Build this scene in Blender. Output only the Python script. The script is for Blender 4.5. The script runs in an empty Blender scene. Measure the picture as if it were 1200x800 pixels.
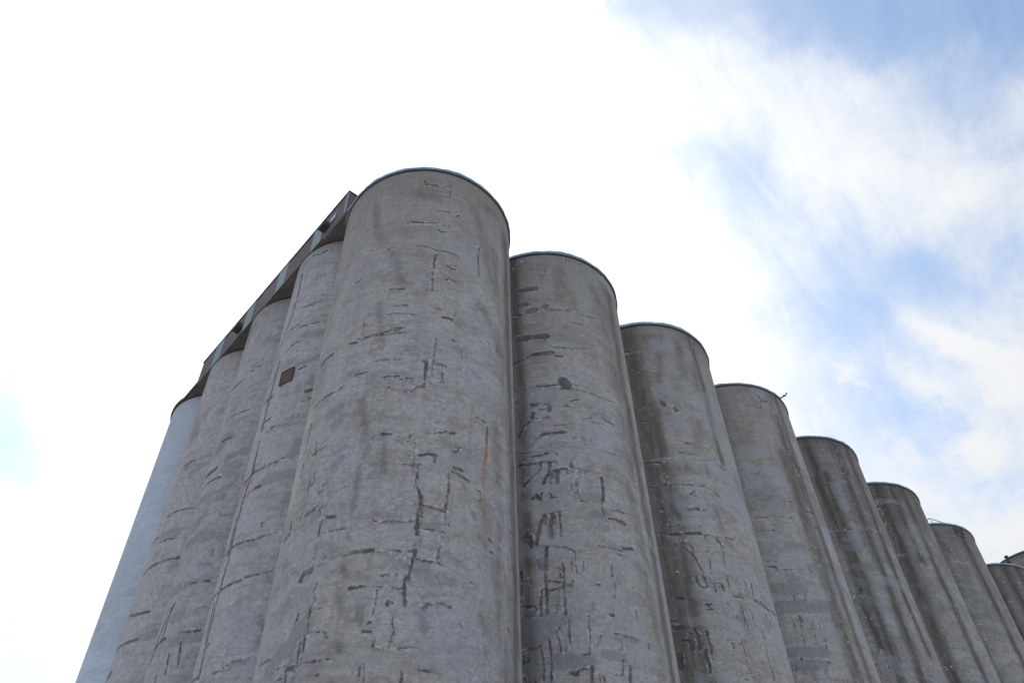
import bpy, math
import numpy as np
from mathutils import Vector, Matrix
sc = bpy.context.scene
COL = sc.collection
rnd = np.random.RandomState(7)

SKY_BLOBS = [((0.58, 0.413, 3.726, -1.502, 0.09, 11.963), -0.58),
  ((0.343, 0.416, 6.308, -0.444, -2.099, 13.068), -0.5),
  ((0.145, 0.399, 8.891, -0.614, -0.505, 16.344), -0.6),
  ((0.566, 0.529, 5.889, 0.807, -9.474, 19.52), -0.25),
  ((0.587, 0.881, 5.046, -2.222, 2.191, 8.37), -0.4),
  ((0.718, 1.129, 3.243, 0.752, -5.591, 6.252), -0.58),
  ((0.444, 0.574, 3.263, -0.349, -1.06, 5.381), -0.16),
  ((0.596, 1.194, 3.368, 2.842, -10.925, 7.012), -0.18),
  ((0.74, 0.731, 1.61, 6.234, -17.391, 9.903), -0.25),
  ((0.35, 0.694, 3.978, 1.78, -5.551, 7.035), -0.52),
  ((0.267, 0.62, 8.924, 0.553, -4.661, 16.608), -0.34),
  ((0.206, 0.493, 8.797, 6.157, -15.244, 18.17), -0.28),
  ((-0.935, 1.098, 1.505, 5.066, -8.938, -2.496), -1.08),
  ((-0.903, 1.221, 5.222, 8.044, -10.908, -0.44), -0.35),
  ((0.699, 0.851, 8.159, -2.11, -4.214, 24.093), -0.3),
  ((-0.29, 0.997, 1.084, 0.747, -1.679, 1.3), 0.75),
  ((-0.321, 0.511, 2.027, 0.926, -1.245, 4.009), 0.6),
  ((0.165, 0.882, 2.899, 1.607, -6.799, 6.568), 0.35),
  ((0.571, 0.652, 6.876, -1.632, -2.636, 20.475), 0.3),
  ((0.674, 0.706, 7.146, -3.625, 3.993, 20.458), 0.3),
  ((0.266, 0.531, 6.173, 2.282, -11.343, 19.643), 0.22),
  ((0.49, 0.514, 12.267, -9.085, 19.003, 32.186), 0.15),
  ((0.79, 1.008, 6.287, 0.061, -27.977, 46.077), 0.85),
  ((0.742, 1.086, 13.487, 1.653, -15.748, 20.921), 0.62),
  ((0.906, 1.284, 13.679, -7.986, 9.146, 14.464), 0.75),
  ((1.028, 1.567, 7.555, -2.235, -2.743, 9.783), 0.35),
  ((0.889, 1.114, 12.899, -0.632, -11.966, 19.775), 0.32),
  ((0.811, 1.402, 14.182, -3.372, -6.395, 26.264), 0.28),
  ((0.592, 1.057, 18.151, 1.214, -60.691, 99.729), 0.3),
  ((1.044, 1.488, 9.013, -2.679, -5.446, 17.898), 0.1),
  ((0.2, -1.6, 0.38, 0, 0, 0.66), -0.3)]  # clearing added in the unseen sky behind the camera, for bluish fill
SKY_TINT = (1.06, 1.27, 1.36)
CLOUD_BASE = 5.35
SKY_STRENGTH = .15
ALB = 1.24
STAIN_SHADE_K = .92

# ---------------------------------------------------------------- camera
H = 33.813 + 1.6            # roof level above the ground
cam_d = bpy.data.cameras.new("camera"); cam = bpy.data.objects.new("camera", cam_d); COL.objects.link(cam)
FPX, PITCH, ROLL = 978.345, 0.811, -0.031
F = Vector((0, math.cos(PITCH), math.sin(PITCH)))
R0v = Vector((1, 0, 0)); U0v = R0v.cross(F)
Rv = math.cos(ROLL)*R0v + math.sin(ROLL)*U0v
Uv = -math.sin(ROLL)*R0v + math.cos(ROLL)*U0v
M = Matrix((Rv, Uv, -F)).transposed().to_4x4(); M.translation = Vector((0, 0, 1.6))
cam.matrix_world = M
cam_d.sensor_width = 36; cam_d.lens = 36*FPX/1200; cam_d.clip_end = 5000
sc.camera = cam

# ---------------------------------------------------------------- light
SUN_AZ, SUN_EL = math.radians(-16), math.radians(50)
SD = Vector((math.sin(SUN_AZ)*math.cos(SUN_EL), math.cos(SUN_AZ)*math.cos(SUN_EL), math.sin(SUN_EL)))
sc.view_settings.view_transform = 'Standard'; sc.view_settings.look = 'None'
sc.view_settings.exposure = 0.0; sc.view_settings.gamma = 1.0; sc.view_settings.use_curve_mapping = False
sl = bpy.data.lights.new("sun", 'SUN'); sl.energy = 2.0; sl.angle = math.radians(3); sl.color = (1, .95, .88)
so = bpy.data.objects.new("sun", sl); COL.objects.link(so)
so.rotation_euler = SD.to_track_quat('Z', 'Y').to_euler(); so.location = SD*200

class NT:
    """small node-graph helper"""
    def __init__(s, tree): s.t = tree; s.n = tree.nodes; s.l = tree.links
    def node(s, typ, **kw):
        n = s.n.new(typ)
        for k, v in kw.items(): setattr(n, k, v)
        return n
    def set(s, sock, v):
        if isinstance(v, bpy.types.NodeSocket): s.l.new(v, sock)
        else: sock.default_value = v
    def math(s, op, a, b=None, c=None, clamp=False):
        n = s.node('ShaderNodeMath', operation=op, use_clamp=clamp)
        s.set(n.inputs[0], a)
        if b is not None: s.set(n.inputs[1], b)
        if c is not None: s.set(n.inputs[2], c)
        return n.outputs[0]
    def vmath(s, op, a, b=None, out=0):
        n = s.node('ShaderNodeVectorMath', operation=op); s.set(n.inputs[0], a)
        if b is not None: s.set(n.inputs[1], b)
        return n.outputs[out]
    def mapr(s, v, a, b, c=0., d=1., smooth=True):
        n = s.node('ShaderNodeMapRange'); n.interpolation_type = 'SMOOTHSTEP' if smooth else 'LINEAR'
        s.set(n.inputs[0], v); 
        for i, x in enumerate((a, b, c, d)): s.set(n.inputs[i+1], x)
        return n.outputs[0]
    def mix(s, f, a, b, mode='MIX'):
        n = s.node('ShaderNodeMix', data_type='RGBA', blend_type=mode)
        s.set(n.inputs[0], f)
        s.set(n.inputs[6], a if isinstance(a, bpy.types.NodeSocket) else (*a, 1)[:4])
        s.set(n.inputs[7], b if isinstance(b, bpy.types.NodeSocket) else (*b, 1)[:4])
        return n.outputs[2]
    def noise(s, vec, scale, detail=4, rough=.55, dist=0., lac=2.):
        n = s.node('ShaderNodeTexNoise'); s.set(n.inputs['Vector'], vec)
        n.inputs['Scale'].default_value = scale; n.inputs['Detail'].default_value = detail
        n.inputs['Roughness'].default_value = rough; n.inputs['Distortion'].default_value = dist
        return n.outputs['Fac']
    def scale(s, vec, xyz):
        return s.vmath('MULTIPLY', vec, xyz)
    def attr(s, name):
        n = s.node('ShaderNodeAttribute', attribute_name=name)
        return n

# world: daylight sky with a thin layer of bright cloud, laid out on a plane far overhead
w = bpy.data.worlds.new("World"); sc.world = w; w.use_nodes = True
g = NT(w.node_tree); g.n.clear()
out = g.node('ShaderNodeOutputWorld'); bg = g.node('ShaderNodeBackground'); g.l.new(bg.outputs[0], out.inputs[0])
bg.inputs[1].default_value = SKY_STRENGTH
sky = g.node('ShaderNodeTexSky', sky_type='NISHITA'); sky.sun_disc = False
sky.sun_elevation = SUN_EL; sky.sun_rotation = SUN_AZ; sky.air_density = 1.0; sky.dust_density = .9; sky.ozone_density = 1.0
tc = g.node('ShaderNodeTexCoord'); D = tc.outputs['Generated']
sep = g.node('ShaderNodeSeparateXYZ'); g.l.new(D, sep.inputs[0])
zc = g.math('MAXIMUM', sep.outputs[2], .06)
px = g.math('DIVIDE', sep.outputs[0], zc); py = g.math('DIVIDE', sep.outputs[1], zc)
cb = g.node('ShaderNodeCombineXYZ'); g.l.new(px, cb.inputs[0]); g.l.new(py, cb.inputs[1])
CP = cb.outputs[0]
def blob(cx, cy, a, b, c, d):
    """soft clearing / bank in the cloud layer, 1 in its middle (a b c d: inverse axes)"""
    ax = g.math('SUBTRACT', wx, cx); ay = g.math('SUBTRACT', wy, cy)
    u = g.math('ADD', g.math('MULTIPLY', ax, a), g.math('MULTIPLY', ay, b))
    v = g.math('ADD', g.math('MULTIPLY', ax, c), g.math('MULTIPLY', ay, d))
    r2 = g.math('ADD', g.math('MULTIPLY', u, u), g.math('MULTIPLY', v, v))
    return g.math('EXPONENT', g.math('MULTIPLY', r2, -1.))
# ragged drift of the cloud edges
dn = g.node('ShaderNodeTexNoise'); g.l.new(g.scale(CP, (1., 1., 1.)), dn.inputs['Vector'])
dn.inputs['Scale'].default_value = 4.5; dn.inputs['Detail'].default_value = 7; dn.inputs['Roughness'].default_value = .62
ds_ = g.node('ShaderNodeSeparateColor'); g.l.new(dn.outputs['Color'], ds_.inputs[0])
wx = g.math('ADD', px, g.math('MULTIPLY', g.math('SUBTRACT', ds_.outputs[0], .5), .16))
wy = g.math('ADD', py, g.math('MULTIPLY', g.math('SUBTRACT', ds_.outputs[1], .5), .16))
cov = None
for b, amt in SKY_BLOBS:
    t = g.math('MULTIPLY', blob(*b), amt)
    cov = t if cov is None else g.math('ADD', cov, t)
cov = g.math('ADD', cov, .66)
# wispy noise, stretched along the wind and warped
rot = g.node('ShaderNodeVectorRotate', rotation_type='Z_AXIS'); g.l.new(CP, rot.inputs[0]); rot.inputs['Angle'].default_value = math.radians(-55)
st = g.scale(rot.outputs[0], (1., 2.0, 1.))
n1 = g.noise(st, 2.2, 7, .52, .6)
n2 = g.noise(g.vmath('ADD', g.scale(CP, (1.1, 1., 1.)), (3.1, 7.7, 0)), 5.0, 8, .62, .9)
n3 = g.noise(g.scale(rot.outputs[0], (.8, 3.2, 1.)), 9.0, 6, .6, .5)
nn = g.math('ADD', g.math('MULTIPLY', g.math('SUBTRACT', n1, .5), 1.25), g.math('MULTIPLY', g.math('SUBTRACT', n2, .5), 1.0))
n4 = g.noise(g.vmath('ADD', g.scale(rot.outputs[0], (1., 1.7, 1.)), (9., 2., 0)), 15., 7, .65, .8)
nn = g.math('ADD', nn, g.math('MULTIPLY', g.math('SUBTRACT', n3, .5), .5))
nn = g.math('ADD', nn, g.math('MULTIPLY', g.math('SUBTRACT', n4, .5), .85))
cf = g.mapr(g.math('ADD', cov, g.math('MULTIPLY', nn, .62)), -.10, 1.08)
# glare of the thin cloud around the sun
dt = g.vmath('DOT_PRODUCT', D, tuple(SD), out=1)
dt = g.math('MAXIMUM', dt, 0.)
glow = g.math('ADD', g.math('MULTIPLY', g.math('POWER', dt, 12.), 3.4), g.math('MULTIPLY', g.math('POWER', dt, 2.5), 1.5))
back_fill = g.math('MULTIPLY', g.math('MAXIMUM', g.math('MULTIPLY', g.vmath('DOT_PRODUCT', D, (SD.x, SD.y, 0), out=1), -1.), 0.), 4.5)   # added brightening of unseen clouds behind the camera, for fill light
cl = g.math('ADD', g.math('ADD', glow, CLOUD_BASE), back_fill)
cc = g.node('ShaderNodeCombineColor'); 
for i, k in enumerate((.955, .975, 1.0)): g.l.new(g.math('MULTIPLY', cl, k), cc.inputs[i])
skyc = g.mix(1.0, sky.outputs[0], SKY_TINT, 'MULTIPLY')
# thin veil everywhere: whitens the clear parts near the sun
veil = g.math('MULTIPLY', g.math('MULTIPLY', g.math('POWER', dt, 6.), 1.9), g.mapr(g.math('ADD', g.math('MULTIPLY', n3, .5), g.math('MULTIPLY', n2, .5)), .35, .65, .6, 1.2, False), clamp=True)
veil = g.math('MULTIPLY', veil, g.mapr(cov, -.45, .45, .25, 1.))
cf2 = g.math('SUBTRACT', 1., g.math('MULTIPLY', g.math('SUBTRACT', 1., cf), g.math('SUBTRACT', 1., veil)))
g.l.new(g.mix(cf2, skyc, cc.outputs[0]), bg.inputs[0])

# ---------------------------------------------------------------- materials
def material(name):
    m = bpy.data.materials.new(name); m.use_nodes = True
    g = NT(m.node_tree); b = g.n['Principled BSDF']
    return m, g, b

def concrete(name, cool, warm, stainc, fresh=False, keep=0., top=.46):
    m, g, b = material(name)
    tc = g.node('ShaderNodeTexCoord'); oi = g.node('ShaderNodeObjectInfo')
    off = g.math('MULTIPLY', oi.outputs['Random'], 60.)
    co = g.node('ShaderNodeCombineXYZ'); g.l.new(off, co.inputs[0]); g.l.new(off, co.inputs[1])
    P = g.vmath('ADD', tc.outputs['Object'], co.outputs[0])
    uvn = g.attr('UVMap'); us = g.node('ShaderNodeSeparateXYZ'); g.l.new(uvn.outputs['Vector'], us.inputs[0])
    arc, dep = us.outputs[0], us.outputs[1]
    big = g.noise(P, .28, 5, .6)
    col = g.mix(g.mapr(big, .40, .60), cool, warm)
    # vertical weather streaks
    streak = g.noise(g.scale(P, (1.5, 1.5, .10)), 1.3, 6, .62, .3)
    col = g.mix(g.math('MULTIPLY', g.mapr(streak, .48, .72), .42), col, stainc)
    streak2 = g.noise(g.vmath('ADD', g.scale(P, (5., 5., .16)), (9., 3., 0)), 1.2, 4, .6)
    col = g.mix(g.math('MULTIPLY', g.mapr(streak2, .5, .8), .30), col, (.30, .30, .31))
    col = g.mix(g.math('MULTIPLY', g.mapr(streak2, .5, .22), .30), col, (.12, .11, .10))
    # cloudy brown blotches and trowelled mottling
    bl = g.noise(g.vmath('ADD', g.scale(P, (1., 1., .55)), (31., 4., 2.)), .85, 7, .65, .6)
    col = g.mix(g.math('MULTIPLY', g.mapr(bl, .50, .68), .45), col, stainc)
    col = g.mix(g.math('MULTIPLY', g.mapr(bl, .46, .30), .50), col, (.275, .285, .31))
    mo = g.noise(P, 4.5, 8, .7)
    pz = g.noise(g.vmath('ADD', g.scale(P, (.55, .55, 1.5)), (14., 3., 77.)), 1.1, 7, .58, .35)
    col = g.mix(g.math('MULTIPLY', g.mapr(pz, .53, .58), .52), col, (.275, .282, .305))
    col = g.mix(g.math('MULTIPLY', g.mapr(pz, .46, .41), .46), col, (.19, .178, .172))
    pq = g.noise(g.vmath('ADD', g.scale(P, (1.4, 1.4, 3.0)), (1., 93., 7.)), 1.2, 8, .62, .5)
    col = g.mix(g.math('MULTIPLY', g.mapr(pq, .56, .61), .30), col, (.335, .332, .338))
    col = g.mix(g.math('MULTIPLY', g.mapr(pq, .43, .385), .26), col, (.165, .162, .172))
    sv = g.noise(g.vmath('ADD', g.scale(P, (7., 7., .5)), (8., 8., 3.)), 1.6, 6, .7, .4)
    col = g.mix(g.math('MULTIPLY', g.mapr(sv, .56, .70), .26), col, (.37, .365, .36))
    col = g.mix(.20, col, g.mix(g.mapr(mo, .30, .70), (.05, .05, .05), (.95, .95, .95)), 'SOFT_LIGHT')
    fi = g.noise(g.scale(P, (1., 1., 1.5)), 7.5, 5, .8)
    col = g.mix(.27, col, g.mix(g.mapr(fi, .30, .70), (.05, .05, .05), (.95, .95, .95)), 'SOFT_LIGHT')
    sc_ = g.noise(g.vmath('ADD', g.scale(P, (2.6, 2.6, 1.0)), (2., 61., 8.)), 2.2, 8, .72, 1.4)
    col = g.mix(g.math('MULTIPLY', g.mapr(sc_, .56, .64), .22), col, (.34, .335, .34))
    col = g.mix(g.math('MULTIPLY', g.mapr(sc_, .43, .35), .30), col, (.135, .125, .125))
    # grime and run-off below the rim
    dr = g.noise(g.vmath('ADD', g.scale(P, (3.2, 3.2, .22)), (6., 31., 5.)), 1.5, 7, .68)
    td = g.mapr(g.math('ADD', dep, g.math('MULTIPLY', g.math('SUBTRACT', dr, .5), 9.)), -3.2, .3)
    col = g.mix(g.math('MULTIPLY', td, .50), col, (stainc[0]*.72, stainc[1]*.70, stainc[2]*.66))
    td2 = g.math('MULTIPLY', g.mapr(g.math('ADD', dep, g.math('MULTIPLY', g.math('SUBTRACT', bl, .5), 22.)), -13., -2.), top)
    col = g.mix(td2, col, (stainc[0]*.88, stainc[1]*.88, stainc[2]*.92))
    # horizontal smears of repair render
    hz = g.noise(g.vmath('ADD', g.scale(P, (.7, .7, 3.4)), (5., 17., 8.)), 1.0, 6, .62, .5)
    col = g.mix(g.math('MULTIPLY', g.mapr(hz, .60, .68), .34), col, (.20, .215, .245))
    hz2 = g.noise(g.vmath('ADD', g.scale(P, (1.3, 1.3, 7.)), (45., 7., 18.)), 1.0, 5, .6, .8)
    col = g.mix(g.math('MULTIPLY', g.mapr(hz2, .62, .72), .35), col, (.36, .355, .35))
    # pour rings every 1.22 m, broken up
    warp = g.math('MULTIPLY', g.noise(P, .9, 3), .10)
    ring = g.math('ABSOLUTE', g.math('SUBTRACT', g.math('FRACT', g.math('DIVIDE', g.math('ADD', dep, warp), 1.22)), .5))
    ringm = g.math('MULTIPLY', g.mapr(ring, .022, .004), g.mapr(g.noise(g.vmath('ADD', P, (7., 7., 7.)), .7, 4, .6), .50, .62))
    col = g.mix(g.math('MULTIPLY', ringm, .40), col, (.09, .085, .09))
    ringl = g.math('MULTIPLY', g.mapr(ring, .10, .02), g.mapr(g.noise(g.vmath('ADD', P, (27., 7., 7.)), .6, 4, .6), .52, .62))
    col = g.mix(g.math('MULTIPLY', ringl, .22), col, (.34, .34, .345))
    gs = g.noise(g.vmath('ADD', g.scale(P, (2.6, 2.6, 8.)), (8., 41., 3.)), 1.3, 6, .75, .6)   # trowel drag marks
    col = g.mix(g.math('MULTIPLY', g.mapr(gs, .57, .66), .26), col, (.36, .352, .35))
    col = g.mix(g.math('MULTIPLY', g.mapr(gs, .42, .34), .30), col, (.125, .12, .125))
    pit = g.noise(g.vmath('ADD', P, (18., 4., 3.)), 5.5, 3, .6)
    col = g.mix(g.math('MULTIPLY', g.mapr(pit, .70, .76), .5), col, (.09, .085, .09))
    # hairline crazing
    vor = g.node('ShaderNodeTexVoronoi', feature='DISTANCE_TO_EDGE'); vor.inputs['Scale'].default_value = .85
    g.l.new(g.vmath('ADD', g.scale(P, (1., 1., .6)), g.scale(g.node('ShaderNodeTexNoise').outputs['Color'], (.0, .0, .0))), vor.inputs['Vector'])
    crz = g.math('MULTIPLY', g.mapr(vor.outputs['Distance'], .014, .003), g.mapr(g.noise(g.vmath('ADD', P, (3., 57., 7.)), .5, 4, .65), .52, .64))
    col = g.mix(g.math('MULTIPLY', crz, .35), col, (.10, .095, .10))
    bump_h = g.math('ADD', g.math('MULTIPLY', mo, .5), g.math('MULTIPLY', g.noise(P, 22., 5, .7), .3))
    if not fresh:
        A = g.attr('marks_a'); B = g.attr('marks_b')
        sa = g.node('ShaderNodeSeparateColor'); g.l.new(A.outputs['Color'], sa.inputs[0])
        sb = g.node('ShaderNodeSeparateColor'); g.l.new(B.outputs['Color'], sb.inputs[0])
        crack, dark, patch = sa.outputs[0], sa.outputs[1], sa.outputs[2]   # signed distances / -> +.5
        stain, light, rust = sb.outputs[0], sb.outputs[1], sb.outputs[2]
        rn = g.noise(g.scale(P, (1., 1., .8)), 7., 5, .7)
        rn2 = g.noise(P, 3., 4, .6)
        # brown weathering bands and painted crease shade
        sm = g.mapr(g.math('ADD', g.math('MULTIPLY', stain, .75), g.math('MULTIPLY', g.math('SUBTRACT', g.noise(g.scale(P, (2.4, 2.4, .45)), 1.6, 8, .7, .4), .5), g.math('MULTIPLY', g.math('POWER', stain, .5), 1.25))), .05, 1.0)
        col = g.mix(g.math('MULTIPLY', sm, STAIN_SHADE_K), col, (stainc[0]*.44, stainc[1]*.42, stainc[2]*.40))
        rn3 = g.noise(g.scale(P, (1., 1., 1.8)), 2.2, 8, .7, .5)
        pm = g.math('MULTIPLY', g.mapr(g.math('ADD', patch, g.math('MULTIPLY', g.math('SUBTRACT', rn3, .5), 1.0)), .06, -.10), g.mapr(sc_, .36, .56, .5, 1.))
        col = g.mix(g.math('MULTIPLY', pm, .46), col, g.mix(mo, (.205, .218, .245), (.28, .29, .315)))
        dm = g.mapr(g.math('ADD', dark, g.math('MULTIPLY', g.math('SUBTRACT', rn3, .5), .45)), .05, -.07)
        col = g.mix(g.math('MULTIPLY', dm, .52), col, g.mix(mo, (.125, .133, .15), (.17, .18, .20)))
        lm = g.math('MULTIPLY', light, g.mapr(rn, .38, .6))
        col = g.mix(g.math('MULTIPLY', lm, .55), col, (.42, .42, .42))
        rr = g.noise(g.scale(P, (1., 1., .9)), 15., 4, .7)
        rag = g.math('ADD', g.math('MULTIPLY', g.math('SUBTRACT', rn, .5), .17), g.math('MULTIPLY', g.math('SUBTRACT', rr, .5), .13))
        cvar = g.noise(g.vmath('ADD', P, (71., 5., 9.)), 1.7, 5, .7)
        cm = g.math('MULTIPLY', g.mapr(g.math('ADD', g.math('ADD', crack, .011), rag), .028, -.022), g.mapr(cvar, .36, .54, .68, 1.))
        cin = g.math('MULTIPLY', g.mapr(crack, -.035, -.075), g.mapr(rr, .42, .58))
        lime = g.math('MULTIPLY', g.mapr(crack, .13, .03), g.mapr(g.noise(g.vmath('ADD', P, (5., 5., 9.)), 5., 6, .72), .53, .63))
        col = g.mix(g.math('MULTIPLY', lime, .80), col, (.47, .465, .46))
        ch = g.mapr(crack, .14, .0, 0, .16)       # grime beside the joint
        col = g.mix(ch, col, (.15, .145, .15))
        cdk = g.mix(g.mapr(cvar, .32, .62), (.092, .086, .092), (.045, .042, .048))
        cdk = g.mix(g.math('MULTIPLY', cin, .45), cdk, (.16, .15, .15))
        col = g.mix(g.math('MULTIPLY', cm, .88), col, cdk)
        rm = g.math('MULTIPLY', rust, g.mapr(rn, .30, .55, .5, 1.))
        col = g.mix(g.math('MULTIPLY', rm, .92), col, (.26, .115, .042))
        bump_h = g.math('SUBTRACT', bump_h, g.math('MULTIPLY', cm, .6))
        bump_h = g.math('ADD', bump_h, g.math('MULTIPLY', pm, .15))
    if keep: col = g.mix(keep, col, g.mix(g.mapr(big, .4, .6), cool, warm))
    hs = g.node('ShaderNodeHueSaturation'); g.l.new(col, hs.inputs['Color'])
    g.set(hs.inputs['Value'], g.mapr(oi.outputs['Random'], 0, 1, ALB*.95, ALB*1.05, False)); hs.inputs['Saturation'].default_value = 1.0
    g.l.new(hs.outputs[0], b.inputs['Base Color'])
    b.inputs['Roughness'].default_value = .9; b.inputs['Specular IOR Level'].default_value = .25
    bp = g.node('ShaderNodeBump'); bp.inputs['Strength'].default_value = .8; bp.inputs['Distance'].default_value = .05
    g.l.new(bump_h, bp.inputs['Height']); g.l.new(bp.outputs[0], b.inputs['Normal'])
    return m

def plain(name, c1, c2, scale=3., rough=.6, metal=0., zs=1., bump=.2):
    m, g, b = material(name)
    tc = g.node('ShaderNodeTexCoord'); P = g.scale(tc.outputs['Object'], (1., 1., zs))
    n = g.noise(P, scale, 6, .65); n2 = g.noise(g.vmath('ADD', P, (4., 9., 1.)), scale*7, 4, .6)
    f = g.mapr(g.math('ADD', g.math('MULTIPLY', n, .7), g.math('MULTIPLY', n2, .3)), .36, .64)
    g.l.new(g.mix(f, c1, c2), b.inputs['Base Color'])
    b.inputs['Roughness'].default_value = rough; b.inputs['Metallic'].default_value = metal
    bp = g.node('ShaderNodeBump'); bp.inputs['Strength'].default_value = bump; bp.inputs['Distance'].default_value = .02
    g.l.new(n2, bp.inputs['Height']); g.l.new(bp.outputs[0], b.inputs['Normal'])
    return m

MAT = {}
MAT['conc'] = concrete('weathered_concrete', (.284, .270, .286), (.296, .273, .258), (.20, .178, .150))
MAT['conc_left'] = concrete('left_row_concrete', (.284, .272, .292), (.288, .272, .280), (.215, .205, .20), top=.06)  # cooler mix for the left row, less brown at the top
MAT['conc_dark'] = concrete('sooty_concrete', (.215, .205, .205), (.245, .225, .205), (.125, .108, .095))
MAT['pale'] = concrete('pale_blue_concrete', (.39, .445, .525), (.35, .395, .46), (.26, .27, .30), keep=.55)  # paler, bluer mix for the end silo
MAT['flash'] = plain('galvanised_flashing', (.20, .27, .33), (.33, .42, .48), 1.2, .5, .35, 1., .1)
MAT['flash_dark'] = plain('dark_rim_metal_shade', (.02, .035, .055), (.045, .07, .10), 2., .5, .2)  # dark metal, also holds the painted underside shade of the rims
MAT['dark_trim'] = plain('dark_roof_trim', (.03, .028, .032), (.06, .055, .06), 4., .8)  # dark trim along the roof edges
MAT['soffit'] = plain('dark_soffit_concrete', (.085, .075, .068), (.15, .135, .12), 1.4, .9, 0, 1., .5)  # dark grey-brown slab concrete
MAT['brick'] = plain('maroon_painted_parapet', (.095, .065, .078), (.15, .115, .13), 1.5, .8, 0, .25, .3)
MAT['panel'] = plain('pale_metal_panel', (.20, .255, .285), (.26, .32, .35), 1.0, .9, 0., .4, .1)
MAT['box'] = plain('dark_metal_box', (.035, .028, .035), (.065, .05, .06), 4., .6, .2)
MAT['rust'] = plain('rust_red_steel', (.085, .032, .036), (.14, .065, .065), 5., .8, 0, 1., .4)
MAT['rustframe'] = plain('dark_frame', (.05, .045, .05), (.09, .08, .08), 5., .7)
MAT['ground'] = plain('gravel_yard', (.36, .35, .335), (.47, .455, .44), .35, .95, 0, 1., .6)
MAT['deck'] = plain('roof_gravel', (.2, .19, .18), (.3, .29, .28), .8, .95)

# ---------------------------------------------------------------- helpers
def mesh_obj(name, verts, faces, mat, parent=None, smooth=False):
    me = bpy.data.meshes.new(name); me.from_pydata([tuple(v) for v in verts], [], faces); me.update()
    if smooth: me.polygons.foreach_set('use_smooth', [True]*len(me.polygons))
    me.materials.append(mat); o = bpy.data.objects.new(name, me); COL.objects.link(o)
    if parent: o.parent = parent
    return o
def empty(name, loc, label, cat, group=None, rz=0.):
    o = bpy.data.objects.new(name, None); COL.objects.link(o); o.location = loc; o.rotation_euler.z = rz
    o.empty_display_size = .5
    o['label'] = label; o['category'] = cat
    if group: o['group'] = group
    return o
def box(x0, x1, y0, y1, z0, z1):
    v = [(x, y, z) for z in (z0, z1) for y in (y0, y1) for x in (x0, x1)]
    f = [(0, 2, 3, 1), (4, 5, 7, 6), (0, 1, 5, 4), (2, 6, 7, 3), (0, 4, 6, 2), (1, 3, 7, 5)]
    return v, f
def join(parts):
    V, Fc = [], []
    for v, f in parts:
        o = len(V); V += list(v); Fc += [tuple(i+o for i in q) for q in f]
    return V, Fc
def bevel(o, w=.01):
    md = o.modifiers.new('bevel', 'BEVEL'); md.width = w; md.segments = 2; md.limit_method = 'ANGLE'
def tube(pts, r, n=10):
    V, Fc = [], []
    pts = [Vector(p) for p in pts]
    for i, p in enumerate(pts):
        t = (pts[min(i+1, len(pts)-1)]-pts[max(i-1, 0)]).normalized()
        a = t.cross(Vector((0, 0, 1)));  a = a.normalized() if a.length > 1e-3 else Vector((1, 0, 0))
        b2 = t.cross(a)
        V += [p+r*(math.cos(2*math.pi*k/n)*a+math.sin(2*math.pi*k/n)*b2) for k in range(n)]
    for i in range(len(pts)-1):
        for k in range(n): Fc.append((i*n+k, i*n+(k+1) % n, (i+1)*n+(k+1) % n, (i+1)*n+k))
    Fc += [tuple(range(n))[::-1], tuple((len(pts)-1)*n+k for k in range(n))]
    return V, Fc
def revolve(prof, n=192, a0=0., a1=2*math.pi, closed=True):
    """closed ring whose cross-section is prof [(r,z)...]"""
    V, Fc = [], []; m = len(prof)
    full = abs(a1-a0-2*math.pi) < 1e-6
    cnt = n if full else n+1
    for i in range(cnt):
        a = a0+(a1-a0)*i/n
        V += [(r*math.cos(a), r*math.sin(a), z) for r, z in prof]
    for i in range(n):
        j = (i+1) % cnt
        for k in range(m):
            Fc.append((i*m+k, j*m+k, j*m+(k+1) % m, i*m+(k+1) % m))
    return V, Fc

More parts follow.
